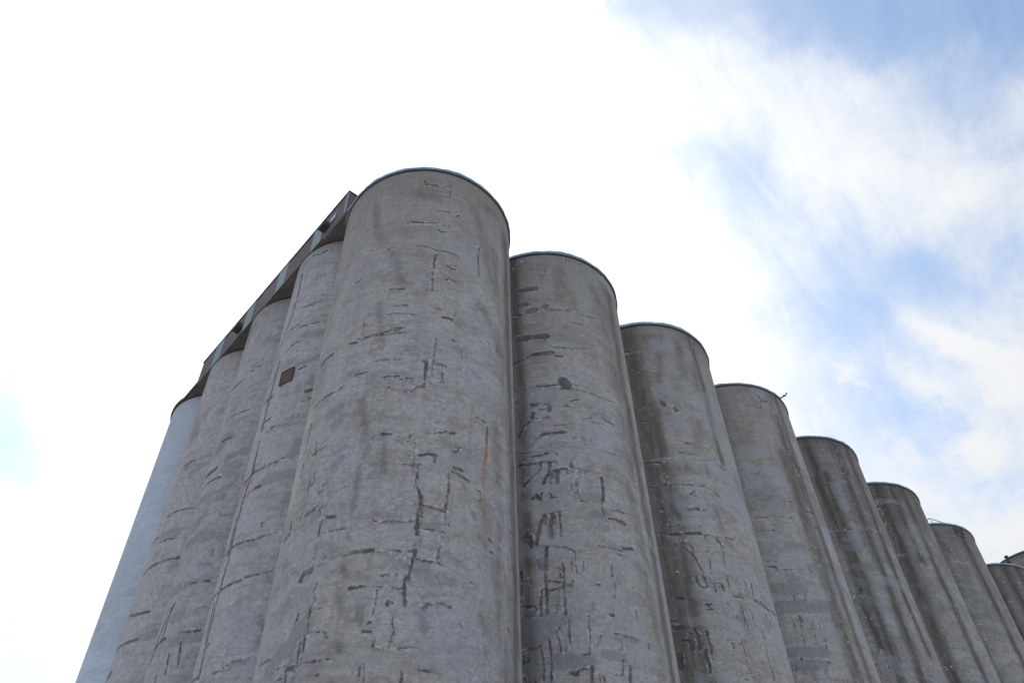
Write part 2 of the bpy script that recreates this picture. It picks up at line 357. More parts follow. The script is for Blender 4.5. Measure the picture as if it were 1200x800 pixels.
MARKS = """
R0 c 0.06 -0.36,-1.12 -0.3,-1.37 -0.05,-1.39 0.22,-1.42
R0 c 0.025 0.5,-1.46 0.85,-1.14
R0 c 0.021 0.81,-1.54 0.81,-2.16
R0 d 0.113 -1.52,-2 -1.32,-2.07
R0 c 0.046 0.35,-3.36 0.88,-3.24
R0 c 0.042 1.12,-3.51 1.28,-3.26
R0 c 0.028 1.32,-3.05 1.42,-2.88
R0 c 0.038 -1.02,-4.3 -0.71,-4.28
R0 c 0.043 -0.71,-4.3 -0.2,-4.35 0.38,-4.25
R0 l 0.025 -1,-4.44 0.02,-4.44
R0 c 0.036 0.39,-4.72 0.56,-4.84 0.78,-4.73
R0 c 0.031 0.61,-4.35 0.84,-4.31
R0 c 0.032 -1.69,-6 -1.39,-5.96
R0 l 0.035 -3.06,-5.8 -2.6,-5.78 -1.92,-5.99 -1.24,-6.06
R0 c 0.035 -0.43,-5.98 -0.11,-6 0.25,-6.1
R0 c 0.041 0.32,-6.19 0.68,-6.13 1.28,-6.15
R0 c 0.049 0.37,-6.49 0.31,-7.01
R0 c 0.04 0.31,-7.01 0.35,-7.45
R0 c 0.021 0.29,-7.57 0.29,-7.84
R0 c 0.041 0.3,-8 0.33,-8.68
R0 c 0.036 0.11,-8.75 0.47,-8.73
R0 c 0.04 0.86,-7 1.05,-7.14 1.23,-7.08
R0 c 0.029 0.96,-6.9 1.24,-6.87
R0 c 0.031 0.61,-7.95 0.89,-7.91 0.96,-7.78
R0 c 0.034 1.07,-7.86 1.31,-7.87
R0 c 0.038 -1.43,-8.69 -1.24,-8.68 -0.76,-8.73
R0 c 0.039 -3.05,-7.44 -2.7,-7.4
R0 l 0.023 -1.45,-7.79 -1.12,-7.6 -0.77,-7.61
R0 s 0.322 -2.67,-2.29 -2.14,-5.41
R0 s 0.311 -1.43,-6.41 -0.86,-8.28
R0 s 0.534 -0.55,-2.07 0.07,-2.28
R0 s 0.49 1.95,-2.08 2.66,-4.29 3.1,-6.48
R0 s 0.436 3.24,-4.21 3.46,-7.03
R0 s 0.503 2.55,-1.53 3.4,-1.13
R0 e 0.111 1.84,-0.78 2.54,-0.69 3.41,-0.56 3.99,-0.55
R0 e 0.069 3.55,-1.1 3.7,-1.39
R0 p 0.631 0.95,-5.52 1.92,-5.64 2.28,-6.29
R0 p 0.255 -0.77,-7.65 0.21,-8.23
R0 c 0.036 -1.46,-8.7 -1.22,-8.69 -0.75,-8.76
R0 c 0.034 -1.25,-9.69 -0.92,-9.7 -0.56,-9.73
R0 l 0.022 -0.55,-9.73 -0.04,-9.68 0.4,-9.66
R0 c 0.039 0.44,-9.74 0.71,-9.75
R0 c 0.033 -1.4,-10.14 -0.88,-10.17 -0.22,-10.25
R0 l 0.022 -0.22,-10.25 0.72,-10.19
R0 c 0.067 0.8,-10.19 1.18,-10.12
R0 c 0.038 1.11,-10.22 1.17,-10.3
R0 c 0.027 1.18,-9.97 1.33,-9.79
R0 c 0.024 1.59,-10.22 1.72,-10.24
R0 c 0.056 -2.83,-11.14 -2.47,-11.27
R0 c 0.033 -2.43,-11.09 -2.14,-11.24 -1.68,-11.16 -1.16,-11.15 -0.74,-11.08
R0 c 0.039 -2.16,-11.13 -1.38,-11.17 -0.96,-10.97
R0 c 0.038 -1.67,-11.25 -1.08,-11.27 -0.51,-11.23
R0 c 0.054 -0.96,-10.99 -0.67,-10.98
R0 c 0.032 0.62,-11.43 0.59,-11.91
R0 c 0.021 0.59,-11.91 0.55,-12.67 0.53,-13.32
R0 c 0.015 0.6,-11.96 0.83,-11.97
R0 c 0.03 -1.57,-12.58 -1.25,-12.6 -0.52,-12.64
R0 c 0.034 0.13,-12.69 0.41,-12.66
R0 c 0.062 0.3,-12.68 0.31,-13.1
R0 c 0.037 0.29,-13.11 0.29,-13.58
R0 c 0.045 0.69,-12.71 1.01,-12.72
R0 c 0.015 0.87,-12.77 0.92,-13.23 0.92,-13.51
R0 c 0.032 0.83,-13.57 0.97,-13.53
R0 c 0.027 -1.09,-13.58 -0.88,-13.64
R0 c 0.028 -0.75,-13.58 -0.51,-13.62
R0 c 0.042 -0.34,-13.57 -0.12,-13.57
R0 l 0.019 -0.88,-13.58 0.19,-13.61 0.86,-13.49
R0 c 0.04 -0.33,-14.17 -0.11,-14.16 0.04,-14
R0 c 0.046 0.07,-13.96 0.27,-13.93 0.3,-13.76
R0 c 0.022 -0.92,-13.98 -0.8,-14.14
R0 c 0.079 -4.66,-11.01 -4.18,-11 -3.72,-11.11
R0 d 0.151 -2.55,-12.83 -2.26,-12.86
R0 c 0.044 -2.28,-13.03 -1.81,-13.05
R0 c 0.048 -4.44,-13.3 -3.9,-13.32 -3.17,-13.42
R0 c 0.042 -2.9,-13.39 -2.65,-13.44
R0 l 0.022 -0.35,-14.94 -0.14,-15.14 -0.1,-15.29
R0 c 0.039 1.22,-11.27 1.34,-11.3
R0 c 0.014 1.61,-11.67 1.63,-12.06
R0 c 0.013 1.63,-12.55 1.64,-12.84
R0 d 0.052 2.14,-14.12 2.08,-14.73 2.04,-15.5
R0 c 0.028 2.3,-14.56 2.66,-14.56
R0 l 0.017 2.35,-14.6 2.71,-14.6
R0 d 0.266 -3.11,-14.49 -2.82,-14.37
R0 d 0.266 -2.83,-15.07 -2.67,-15.01
R0 p 0.31 -0.44,-11.25 0.34,-11.36 0.92,-11.35
R0 p 0.345 1.83,-9.62 2.59,-9.66
R0 p 0.365 2.07,-13.37 2.81,-13.48
R0 s 0.583 2.58,-8.75 3.28,-9.43 3.83,-10.69
R0 s 0.618 3.84,-10.48 4.15,-13.8
R0 s 0.241 -1.71,-9.35 -1.39,-11.8
R0 s 0.255 -1.84,-14.42 -1.64,-15.51
R0 c 0.038 -1.29,-16.26 -1.23,-16.11 -1.09,-16.06
R0 c 0.06 -0.97,-16.07 -0.68,-16.08
R0 l 0.032 -0.65,-16.09 -0.1,-16.12
R0 c 0.046 -4.38,-14.11 -4.41,-14.43 -4.46,-14.79 -4.45,-15.42
R0 c 0.041 -4.39,-15.92 -4.38,-16.51
R0 c 0.029 -3.65,-15.46 -3.6,-16.04
R0 c 0.037 -3.63,-17.08 -3.67,-17.49
R0 d 0.131 -4.09,-16.91 -4.06,-16.88
R0 c 0.019 -3.06,-17.79 -3,-17.61 -2.67,-17.56 -2.72,-17.76 -3,-17.86
R0 d 0.181 -2.95,-17.73 -2.76,-17.67
R0 c 0.011 -2.28,-17.7 -2.12,-17.72 -2.02,-17.84 -2.04,-18
R0 d 0.164 -2.83,-15.1 -2.57,-15.03
R0 d 0.199 -2.53,-16.91 -2.3,-16.78
R0 d 0.142 -2.4,-16.39 -2.21,-16.28
R0 s 0.217 -1.54,-15.48 -1.45,-16.89
R0 s 0.156 -0.91,-15.95 -0.76,-17.61
R0 s 0.171 -1.62,-17.28 -1.53,-18.64
R0 e 0.024 -0.85,-17.31 -0.76,-17.19 -0.7,-17.53
R0 p 0.05 -5.59,-15.61 -5.24,-15.66
R0 l 0.43 -4.99,-13.44 -5.18,-15.51 -4.98,-17.13
R0 c 0.021 0.42,-15.95 0.56,-15.95 0.7,-15.95
R0 c 0.031 0.7,-15.94 0.92,-15.85 1.17,-15.74
R0 c 0.051 1.29,-15.75 1.46,-15.69
R0 c 0.018 0.8,-15.39 0.84,-15.45
R0 l 0.013 0.89,-15.31 0.9,-15.55 1.06,-15.64
R0 c 0.024 -0.05,-16.09 -0.05,-16.25
R0 c 0.022 -0.15,-16.39 0.01,-16.36
R0 c 0.022 0.01,-16.11 0.08,-16.08
R0 l 0.032 -0.62,-16.08 -0.1,-16.09
R0 d 0.061 2.07,-14.74 2.05,-15.71 2.02,-16.56
R0 c 0.026 -0.07,-16.97 0.23,-16.95 0.37,-16.9
R0 c 0.056 0.33,-16.91 0.6,-16.81 0.89,-16.79
R0 c 0.045 0.83,-16.83 0.81,-17.07
R0 c 0.019 -0.3,-17.33 -0.08,-17.33
R0 c 0.015 0.02,-17.28 0.35,-17.24
R0 c 0.015 0.02,-17.36 0.29,-17.33
R0 c 0.03 0.3,-17.28 0.28,-17.49
R0 c 0.037 0.29,-17.61 0.29,-17.82
R0 c 0.013 0.26,-17.83 0.27,-18.07 0.33,-18.26
R0 c 0.044 0.34,-18.18 0.41,-18.45 0.46,-18.76
R0 c 0.01 1.29,-17.4 1.32,-17.58
R0 c 0.04 1.32,-17.62 1.31,-18.12 1.25,-18.58
R0 c 0.026 1.39,-16.52 1.55,-16.42 1.74,-16.14
R0 c 0.07 1.49,-17.12 1.78,-17.12
R0 c 0.046 1.42,-17.3 1.65,-17.32
R0 c 0.045 1.73,-17.35 1.97,-17.4 2.04,-17.48
R0 c 0.021 2.3,-17.61 2.52,-17.61 2.54,-17.96
R0 c 0.019 2.28,-18.02 2.57,-17.98
R0 p 0.34 0.9,-17.11 1.56,-16.86 2.22,-16.88
R0 p 0.242 1.96,-17 2.36,-17.29
R0 p 0.231 2.28,-17.79 2.32,-17.93
R0 r 0.049 2.78,-15.06 2.78,-15.54 2.76,-16.15
R0 r 0.064 2.73,-15.8 2.71,-16.36
R0 f 0.095 2.71,-16.27 2.68,-16.6 2.65,-17.36
R0 c 0.038 2.81,-14.73 2.82,-15.04 2.82,-15.47
R0 c 0.018 2.82,-15.47 2.81,-16.08
R0 c 0.016 2.45,-14.54 2.73,-14.56
R0 s 0.288 1.15,-16.2 1.38,-16.26
R0 s 0.446 3.25,-14.32 3.36,-15.78 3.48,-16.8
R0 s 0.483 4.43,-14.15 4.4,-16.55
R0 s 0.122 1.78,-17.67 1.98,-17.84
R0 c 0.029 -3.31,-18.48 -3.15,-18.36 -2.94,-18.35
R0 c 0.017 -2.77,-18.49 -2.83,-18.8
R0 c 0.015 -2.86,-18.52 -2.79,-18.78
R0 c 0.033 -2.74,-19.05 -2.63,-18.98
R0 c 0.072 -2.52,-18.94 -2.21,-19.02
R0 c 0.037 -2.62,-19.02 -2.72,-19.19 -2.72,-19.49
R0 c 0.018 -2.72,-19.49 -2.73,-19.97
R0 c 0.014 -2.77,-20.1 -2.68,-20.24 -2.74,-20.36
R0 c 0.031 -2.36,-19.52 -2.19,-19.52
R0 c 0.045 -2.19,-19.52 -1.81,-19.56
R0 d 0.095 -4.12,-18.71 -3.54,-18.83
R0 c 0.07 -4.89,-18.69 -4.33,-18.71
R0 c 0.042 -4.48,-18.15 -4.3,-18.69
R0 c 0.03 -3.74,-18.47 -3.81,-18.55
R0 c 0.025 -0.95,-19.4 -0.78,-19.47
R0 c 0.034 -0.6,-19.49 -0.33,-19.44
R0 c 0.015 -0.34,-19.48 -0.09,-19.45
R0 c 0.063 -1.5,-20.45 -1.31,-20.44 -0.81,-20.44
R0 c 0.014 -0.68,-20.49 -0.47,-20.49
R0 c 0.028 -0.26,-20.44 -0.04,-20.46
R0 c 0.017 -1.73,-20.5 -1.5,-20.51
R0 c 0.016 -2.53,-20.64 -2.42,-20.61 -2.31,-20.6
R0 c 0.015 -0.5,-21.28 -0.43,-21.22 -0.28,-21.23
R0 c 0.009 -0.07,-21.14 -0.1,-21.28
R0 c 0.011 -2.32,-20.32 -2.33,-20.49
R0 c 0.11 -3.13,-20.86 -3.04,-20.72 -2.79,-20.7
R0 d 0.078 -3.65,-20.4 -3.29,-20.62
R0 s 0.172 -1.64,-18.62 -1.57,-18.87
R0 s 0.106 -1.65,-19.83 -1.53,-20.04
R0 s 0.136 -1.73,-20.74 -1.55,-21.12
R0 p 0.112 -2.6,-19.83 -2.3,-20.25
R0 p 0.202 -2.62,-20.79 -2.32,-20.74
R0 p 0.119 -1.43,-19.47 -1.11,-19.44
R0 c 0.055 0.42,-18.45 0.45,-18.84 0.4,-19.15 0.39,-19.35
R0 c 0.07 0.4,-19.42 0.39,-19.83
R0 c 0.012 0.42,-20.04 0.42,-20.26
R0 c 0.012 0.35,-20.13 0.35,-20.41
R0 c 0.052 0.39,-20.37 0.38,-20.58
R0 c 0.042 0.34,-20.66 0.3,-21.01 0.25,-21.39
R0 c 0.014 0.14,-18.84 0.41,-18.81
R0 c 0.013 0.14,-18.9 0.42,-18.87
R0 c 0.044 0.51,-18.81 0.78,-18.83 1.05,-18.85 1.22,-18.92
R0 c 0.033 1.22,-18.92 1.26,-19.14
R0 c 0.039 1.27,-18.26 1.24,-18.66 1.24,-18.9
R0 c 0.03 -0.34,-19.44 0.01,-19.46 0.34,-19.41
R0 c 0.025 -0.26,-20.45 -0.04,-20.46
R0 c 0.035 0.18,-20.45 0.35,-20.44
R0 c 0.024 -0.06,-20.7 0.02,-20.7
R0 c 0.021 0.19,-20.68 0.31,-20.65
R0 c 0.039 0.43,-20.68 0.78,-20.7 1.13,-20.68
R0 c 0.017 1.13,-20.75 1.36,-20.69
R0 c 0.033 1.17,-19.75 1.21,-19.85
R0 c 0.029 1.15,-20.12 1.07,-20.36 1.06,-20.57
R0 c 0.013 1.11,-20.2 1.11,-20.56
R0 c 0.016 1.37,-19.26 1.37,-19.36
R0 c 0.026 0.62,-19.65 1.01,-19.6 1.25,-19.62
R0 d 0.111 0.68,-19.52 1.35,-19.33
R0 p 0.264 1.49,-19.32 2.17,-19.23
R0 p 0.17 1.01,-19.49 1.49,-19.4
R0 p 0.308 2.39,-20.15 2.79,-20.2
R0 p 0.169 1.82,-20.85 2.7,-20.67
R0 d 0.077 2.2,-18.55 2.38,-18.72
R0 d 0.081 3.05,-17.9 3.13,-17.98
R0 c 0.044 2.89,-19.22 3.01,-19.24
R0 c 0.046 2.96,-19.66 3.04,-19.64
R0 c 0.044 4.2,-18.18 4.45,-18.23
R0 c 0.011 3.43,-19.22 3.76,-19.02
R0 l 0.149 3.16,-17.8 3.52,-18.17
R0 s 0.393 2.64,-18.11 2.79,-18.84
R0 s 0.425 3.46,-17.75 3.44,-18.9 3.3,-20.11
R0 s 0.387 4.36,-17.1 4.3,-19.82
R0 s 0.24 2.51,-19.35 2.7,-19.5
R0 c 0.045 -1.39,-21.6 -1.19,-21.59 -0.94,-21.58
R0 c 0.021 -0.61,-21.59 -0.47,-21.6
R0 c 0.034 -0.14,-21.63 0.14,-21.63
R0 c 0.017 -0.14,-21.64 -0.25,-21.77
R0 c 0.022 -0.52,-21.26 -0.29,-21.24
R0 c 0.037 -0.28,-22.03 -0.25,-22.17
R0 c 0.014 -0.16,-22.06 -0.08,-22.14
R0 c 0.013 -0.04,-22.27 -0.05,-22.57
R0 c 0.033 -0.07,-22.57 -0.07,-22.81
R0 c 0.03 -0.06,-23.05 -0.09,-23.24
R0 c 0.011 -0,-22.65 -0.03,-23.05
R0 c 0.011 -0.11,-23.24 -0.11,-23.38
R0 c 0.012 -0.59,-21.71 -0.59,-22.09 -0.61,-22.37
R0 l 0.023 -0.69,-21.71 -0.66,-22.17 -0.7,-22.57
R0 c 0.018 -0.62,-22.27 -0.63,-22.39
R0 c 0.029 -0.74,-22.69 -0.65,-22.65
R0 c 0.044 -0.85,-22.92 -0.66,-22.93
R0 c 0.011 -0.52,-23.07 -0.55,-23.36
R0 c 0.013 -0.62,-23.38 -0.27,-23.44
R0 c 0.015 0.16,-23.39 0.43,-23.32
R0 c 0.027 -2.46,-21.19 -2.54,-21.43
R0 c 0.017 -2.43,-21.59 -2.46,-21.84
R0 c 0.051 -2.54,-22.07 -2.55,-22.23
R0 c 0.022 -2.53,-21.86 -2.54,-22.07
R0 c 0.04 -2.99,-21.98 -3.03,-22.25
R0 c 0.014 -2.31,-22.03 -2.13,-22.05
R0 c 0.016 -2.54,-22.28 -2.52,-22.65 -2.56,-23.15
R0 c 0.027 -2.59,-22.75 -2.56,-23.27
R0 c 0.025 -2.71,-22.88 -2.7,-23.5
R0 c 0.017 -2.54,-23.27 -2.67,-23.55
R0 c 0.064 -3.06,-23.57 -2.66,-23.59
R0 c 0.03 -3.09,-23.54 -3.03,-23.93
R0 c 0.017 -2.74,-23.64 -2.75,-24
R0 c 0.013 -2.51,-22.69 -2.28,-22.71 -1.88,-22.8
R0 c 0.024 -1.92,-22.83 -1.84,-23
R0 c 0.013 -2.68,-23.51 -2.22,-23.54 -1.62,-23.59
R0 c 0.011 -2.48,-23.55 -1.95,-23.61
R0 c 0.018 -3.52,-23.43 -3.12,-23.44
R0 c 0.025 -3.48,-23.78 -3.2,-23.76
R0 c 0.033 -4.66,-22.88 -3.98,-22.97
R0 c 0.013 -0.82,-23.88 -0.81,-24.3
R0 c 0.009 -0.72,-23.81 -0.68,-24.31
R0 c 0.039 0.27,-24.05 0.27,-24.29
R0 c 0.022 -2.01,-23.99 -1.94,-23.97
R0 s 0.19 -1.73,-21.54 -1.61,-22.07
R0 s 0.205 -1.04,-22.23 -0.92,-22.64
R0 s 0.208 -1.63,-23.11 -1.44,-23.37
R0 e 0.036 -0.79,-23.08 -0.72,-23.12
R0 d 0.288 -3.15,-22.98 -2.88,-22.55 -2.61,-22.42
R0 d 0.296 -3.87,-23.29 -3.44,-22.96
R0 p 0.19 -1.51,-23.66 -0.87,-23.69 0.06,-23.69
R0 p 0.124 -2.02,-22.73 -1.68,-22.79
R0 p 0.26 -2.91,-21.7 -2.89,-21.32
R0 p 0.151 -2.2,-22.93 -2.11,-23.18
R0 p 0.151 -0.77,-21.91 -0.68,-22.41
R0 c 0.046 0.18,-21.25 0.16,-21.69
R0 c 0.057 0.17,-21.77 0.22,-22.15
R0 c 0.05 0.71,-22.2 0.88,-22
R0 c 0.015 0.94,-21.97 1.52,-21.91
R0 c 0.015 0.98,-22.04 1.43,-22.01
R0 c 0.037 1.5,-21.95 1.52,-22.02
R0 c 0.027 0.15,-23.39 0.4,-23.32 0.63,-23.33
R0 c 0.026 0.7,-23.93 1.04,-23.9
R0 c 0.039 0.27,-24.01 0.28,-24.29
R0 c 0.012 2.14,-21.03 2.44,-20.97
R0 d 0.07 2.74,-22.75 2.75,-23.13
R0 c 0.014 1.86,-22.37 1.89,-22.49
R0 d 0.177 0.72,-22.41 0.78,-22.73
R0 p 0.242 0.81,-23.2 1.64,-23 2.27,-23.02
R0 p 0.204 0.72,-23.67 1.66,-23.5 2.18,-23.21
R0 p 0.258 2.79,-20.79 2.79,-21.24
R0 p 0.143 2.24,-20.87 2.79,-20.7
R0 p 0.133 2.04,-21.21 2.1,-21.41
R0 p 0.246 2.35,-21.63 2.51,-21.65
R0 p 0.19 1.98,-22.38 2.17,-22.41
R0 d 0.07 2.29,-22.45 2.44,-22.44
R0 s 0.546 3.31,-20.56 3.44,-21.49 3.22,-22.45
R0 s 0.692 3.99,-20.51 4.14,-21.71 3.87,-23.33
R0 s 0.249 2.57,-21.98 2.79,-22.28
R0 c 0.062 3.93,-21.8 3.99,-21.82
R1 c 0.153 -0.9,-2.84 -0.21,-2.88
R1 c 0.133 -1.04,-3.89 -0.67,-3.94
R1 c 0.153 -0.66,-4.44 -0.3,-4.41
R1 c 0.046 -1.38,-4.46 -0.9,-4.62 -0.64,-4.52
R1 c 0.12 0.11,-4.28 0.24,-4.17
R1 c 0.031 0.22,-4.44 0.62,-4.49 1.08,-4.45
R1 c 0.023 1.08,-4.45 1.79,-4.24
R1 c 0.027 1.99,-4.5 2.66,-4.37
R1 c 0.024 1.13,-5.26 1.93,-5.16
R1 c 0.028 1.42,-0.42 1.45,-0.8
R1 c 0.021 -1.29,-0.93 -0.04,-1.42
R1 c 0.025 0.1,-1.69 0.42,-1.65
R1 c 0.022 -1.05,-0.66 -0.66,-0.55
R1 c 0.025 1.53,-0.51 2.24,-0.52
R1 s 0.426 1.01,-1.59 0.99,-3.46
R1 s 0.386 1.56,-3 1.58,-4.08
R1 s 0.56 2.94,-2.1 3.15,-3.24 3.12,-5.02
R1 s 0.874 4.01,-1.04 3.95,-2.91 3.83,-4.48
R1 p 0.327 2.13,-1.78 2.05,-3.9
R1 l 0.436 3.82,-0.44 4.86,-0.62
R1 p 0.236 0.98,-5.21 1.69,-5.4
R1 c 0.163 -1.1,-6.19 -0.5,-6.25 0.13,-6.27
R1 c 0.068 -1.15,-6.03 -1.13,-6.32
R1 c 0.024 0.03,-6.39 0.03,-6.57
R1 c 0.121 -0.55,-7.37 -0.07,-7.38 0.34,-7.34
R1 c 0.049 -1.43,-7.64 -1.15,-7.62 -0.69,-7.46
R1 c 0.026 -0.98,-7.27 -0.65,-7.44
R1 c 0.068 0.49,-7.56 0.8,-7.56
R1 c 0.042 0.36,-6.95 0.57,-7 0.96,-6.99
R1 c 0.021 0.96,-7.01 1.45,-6.99 1.78,-6.79 2.11,-6.71
R1 c 0.033 2.03,-6.41 2.31,-6.43
R1 c 0.029 1.97,-5.87 2.2,-5.84
R1 c 0.033 -1.39,-9.33 -0.95,-9.32
R1 c 0.019 -0.95,-9.32 -0.49,-9.36
R1 c 0.056 -0.44,-9.32 -0.03,-9.36 0.57,-9.29
R1 c 0.236 0.72,-9.06 0.87,-9.3
R1 c 0.063 0.6,-9.51 0.92,-9.52
R1 c 0.029 0.94,-9.23 1.37,-9.22
R1 c 0.029 1.06,-9.5 1.83,-9.53 2.35,-9.58 3.07,-9.53
R1 c 0.059 -0.71,-10.26 -0.64,-10.43
R1 c 0.024 -0.71,-10.24 0.1,-10.41
R1 c 0.094 0,-10.53 0.04,-10.65
R1 c 0.031 0.72,-10.48 1.08,-10.53
R1 c 0.036 0.97,-10.18 1.3,-10.07
R1 c 0.026 -1.31,-9.74 -1.32,-10.04
R1 p 0.246 0.47,-10.13 0.44,-10.67
R1 p 0.333 1.82,-8.65 2.18,-9.15
R1 p 0.274 1.5,-9.99 2.03,-10.07
R1 l 0.083 2.72,-6.49 3.23,-6.67
R1 s 0.788 3.37,-4.76 3.49,-6.42 3.52,-8.42
R1 s 0.624 3.98,-6.05 3.74,-8.92
R1 c 0.076 -0.71,-10.29 -0.48,-10.37
R1 c 0.024 -0.62,-10.27 0.14,-10.45
R1 c 0.099 0.05,-10.54 0.01,-10.74
R1 c 0.041 -0.38,-10.64 -0.18,-10.65
R1 c 0.024 -0.95,-10.7 -0.64,-10.77
R1 c 0.099 -0.66,-10.81 -0.71,-11.03
R1 c 0.052 -0.81,-11.21 -1.02,-11.35 -1.17,-11.59 -1.32,-11.91
R1 c 0.026 -0.52,-11.13 -0.12,-11.14
R1 c 0.064 -0.12,-11.14 0.01,-11.12
R1 c 0.078 -0.36,-12.02 0.1,-11.98 0.6,-11.93
R1 c 0.024 -0.36,-12.02 -0.58,-12.17 -0.75,-12.46
R1 c 0.023 -0.43,-12.12 -0.64,-12.41
R1 c 0.014 -1.32,-11.88 -0.73,-12
R1 c 0.033 -1.35,-12.75 -0.94,-12.82 -0.76,-12.81
R1 c 0.054 -0.82,-13.04 -0.47,-13.06 -0.17,-12.97
R1 c 0.026 -0.16,-12.84 -0.13,-12.95
R1 c 0.021 -0.13,-12.98 0.23,-13 0.2,-13.14
R1 c 0.032 -1.41,-13.35 -0.92,-13.43 -0.53,-13.42
R1 c 0.016 -1.36,-13.26 -0.57,-13.39
R1 c 0.056 -0.44,-13.39 -0.46,-13.59
R1 c 0.037 -0.4,-13.37 0.18,-13.45
R1 c 0.029 0.14,-13.45 0.2,-13.53
R1 c 0.066 -0.09,-13.49 -0.16,-13.95 -0.27,-14.19 -0.39,-14.45
R1 c 0.043 0.02,-14.01 -0.12,-14.46
R1 c 0.056 0.01,-13.86 0.24,-13.82 0.53,-13.77
R1 c 0.07 0.2,-13.87 0.14,-14.43
R1 c 0.035 -0.5,-13.74 -0.68,-13.96 -0.99,-14.2
R1 c 0.069 -0.99,-14.2 -1.17,-14.35
R1 c 0.079 0.77,-13.45 0.71,-13.66
R1 c 0.024 0.71,-13.71 1.12,-13.77 1.42,-13.83
R1 c 0.025 0.6,-13.77 0.54,-14.03
R1 c 0.014 0.67,-13.87 0.62,-14.08
R1 c 0.021 0.67,-13.92 1.03,-13.92
R1 c 0.027 1.12,-13.77 1.34,-13.82
R1 c 0.02 1.29,-13.91 0.96,-14.18 0.82,-14.37
R1 c 0.035 0.82,-14.47 0.93,-14.59
R1 c 0.032 1.9,-14 1.93,-14.38
R1 c 0.025 1.39,-11.15 1.79,-10.96
R1 c 0.029 2.11,-10.83 2.53,-10.83 2.94,-10.78
R1 c 0.029 1.82,-11.18 2.39,-11.1
R1 c 0.034 2.41,-10.94 2.99,-10.88
R1 c 0.025 0.86,-12.22 1.44,-12.13
R1 c 0.035 1.7,-12.1 1.68,-12.3
R1 c 0.027 2.06,-12.6 2.52,-12.6 2.98,-12.53
R1 c 0.023 -1.32,-10.34 -1.28,-10.53
R1 c 0.025 0.76,-10.48 1.03,-10.51
R1 p 0.185 0.37,-10.37 0.4,-10.61
R1 p 0.331 0.79,-11.92 1.71,-11.82 2.53,-11.7
R1 p 0.268 1.17,-12.76 2.29,-12.74
R1 p 0.299 2.08,-11.07 3.23,-10.95
R1 p 0.351 2.75,-12.88 3.03,-12.97
R1 d 0.176 1.97,-10.7 2.67,-10.65
R1 s 0.608 3.64,-9.87 3.69,-11.5 3.64,-13.2
R1 s 0.72 4.33,-9.88 4.57,-11.62
R1 s 0.253 2.26,-13.39 2.63,-13.36
R1 c 0.061 1.95,-13.97 1.95,-14.58 1.91,-15.07
R1 c 0.069 1.88,-15.07 1.93,-15.09
R1 c 0.054 -0.2,-13.97 -0.39,-14.37
R1 c 0.03 -0.04,-13.86 -0.15,-14.4
R1 c 0.074 0.18,-13.88 0.13,-14.4
R1 c 0.065 -0.87,-15.05 -0.69,-14.89
R1 c 0.086 -0.69,-14.92 -0.57,-15.09
R1 c 0.055 -0.49,-14.86 -0.53,-15.15
R1 c 0.044 -0.17,-14.88 -0.11,-15.12 0.08,-15.11
R1 c 0.026 0.91,-14.41 0.92,-14.89
R1 c 0.023 0.66,-14.43 0.66,-14.73
R1 c 0.03 0.77,-14.9 0.87,-14.92
R1 c 0.076 -0.44,-15.88 -0.61,-16.3 -0.72,-16.72 -0.78,-17.08
R1 c 0.029 -0.34,-15.84 -0.41,-16.28
R1 c 0.085 -0.11,-15.87 -0.23,-16.36 -0.21,-16.8
R1 c 0.028 0.13,-15.88 0.15,-16.33 0.14,-16.82
R1 c 0.021 -0.02,-15.93 -0.11,-16.75
R1 c 0.025 -0.44,-15.8 -0.06,-15.8 0.38,-15.72
R1 c 0.025 -0.94,-16.18 -1.15,-16.46
R1 c 0.074 -1.11,-16.64 -0.96,-16.72 -0.98,-17.1
R1 c 0.026 -1.41,-16.66 -1.16,-16.62
R1 c 0.024 -0.67,-17.11 -0.37,-17.2 0.18,-17.28
R1 c 0.032 0.18,-17.28 0.54,-17.41
R1 c 0.06 -0.42,-17.25 -0.46,-17.71 -0.49,-18.17
R1 d 0.136 -0.67,-17.68 -0.59,-18
R1 c 0.019 -0.54,-17.39 -0.76,-17.67 -0.73,-17.98 -0.51,-18.17
R1 c 0.021 0.58,-17.47 0.57,-17.88 0.58,-18.26
R1 c 0.014 0.46,-17.52 0.43,-18.24
R1 c 0.022 0.11,-17.92 0.11,-18.27
R1 c 0.022 -0.1,-18.11 0.09,-17.97
R1 c 0.033 1.46,-17.15 1.91,-17.13 2.46,-17.14
R1 c 0.064 2.53,-17.02 2.99,-16.86
R1 c 0.028 2.21,-17.3 2.46,-17.31
R1 c 0.044 2.01,-15.85 2.48,-15.78
R1 c 0.094 2.47,-15.83 2.74,-15.84
R1 c 0.04 2.35,-15.39 3.05,-15.33
R1 c 0.024 0.94,-15.27 1.29,-15.25
R1 c 0.034 1.92,-17.92 1.92,-18.12
R1 c 0.016 0.87,-17.82 0.84,-18.23
R1 p 0.27 -1.34,-14.45 -0.13,-14.59 0.49,-14.73
R1 d 0.274 0.96,-15.06 1.62,-15.02
R1 p 0.264 0.32,-15.15 0.81,-15.13
R1 p 0.258 -1.26,-15.3 0.06,-15.54
R1 p 0.252 0.42,-15.84 0.76,-15.77
R1 d 0.185 1.44,-15.8 1.91,-15.82
R1 d 0.182 1.65,-16.27 1.91,-16.27
R1 p 0.215 -0.26,-17 1.23,-16.94
R1 p 0.292 -1.33,-17.22 -0.65,-17.32
R1 p 0.26 -0.24,-17.48 0.25,-17.52
R1 p 0.21 2.15,-17.76 2.72,-17.7
R1 s 0.46 3.27,-13.71 3.41,-14.56 3.46,-15.89
R1 s 0.333 3.52,-14.81 3.72,-16.16
R1 s 0.398 3.47,-16.55 3.95,-17.31
R1 l 0.238 4.08,-15.81 4.43,-16.08
R1 c 0.04 -0.44,-18.59 0.07,-18.67
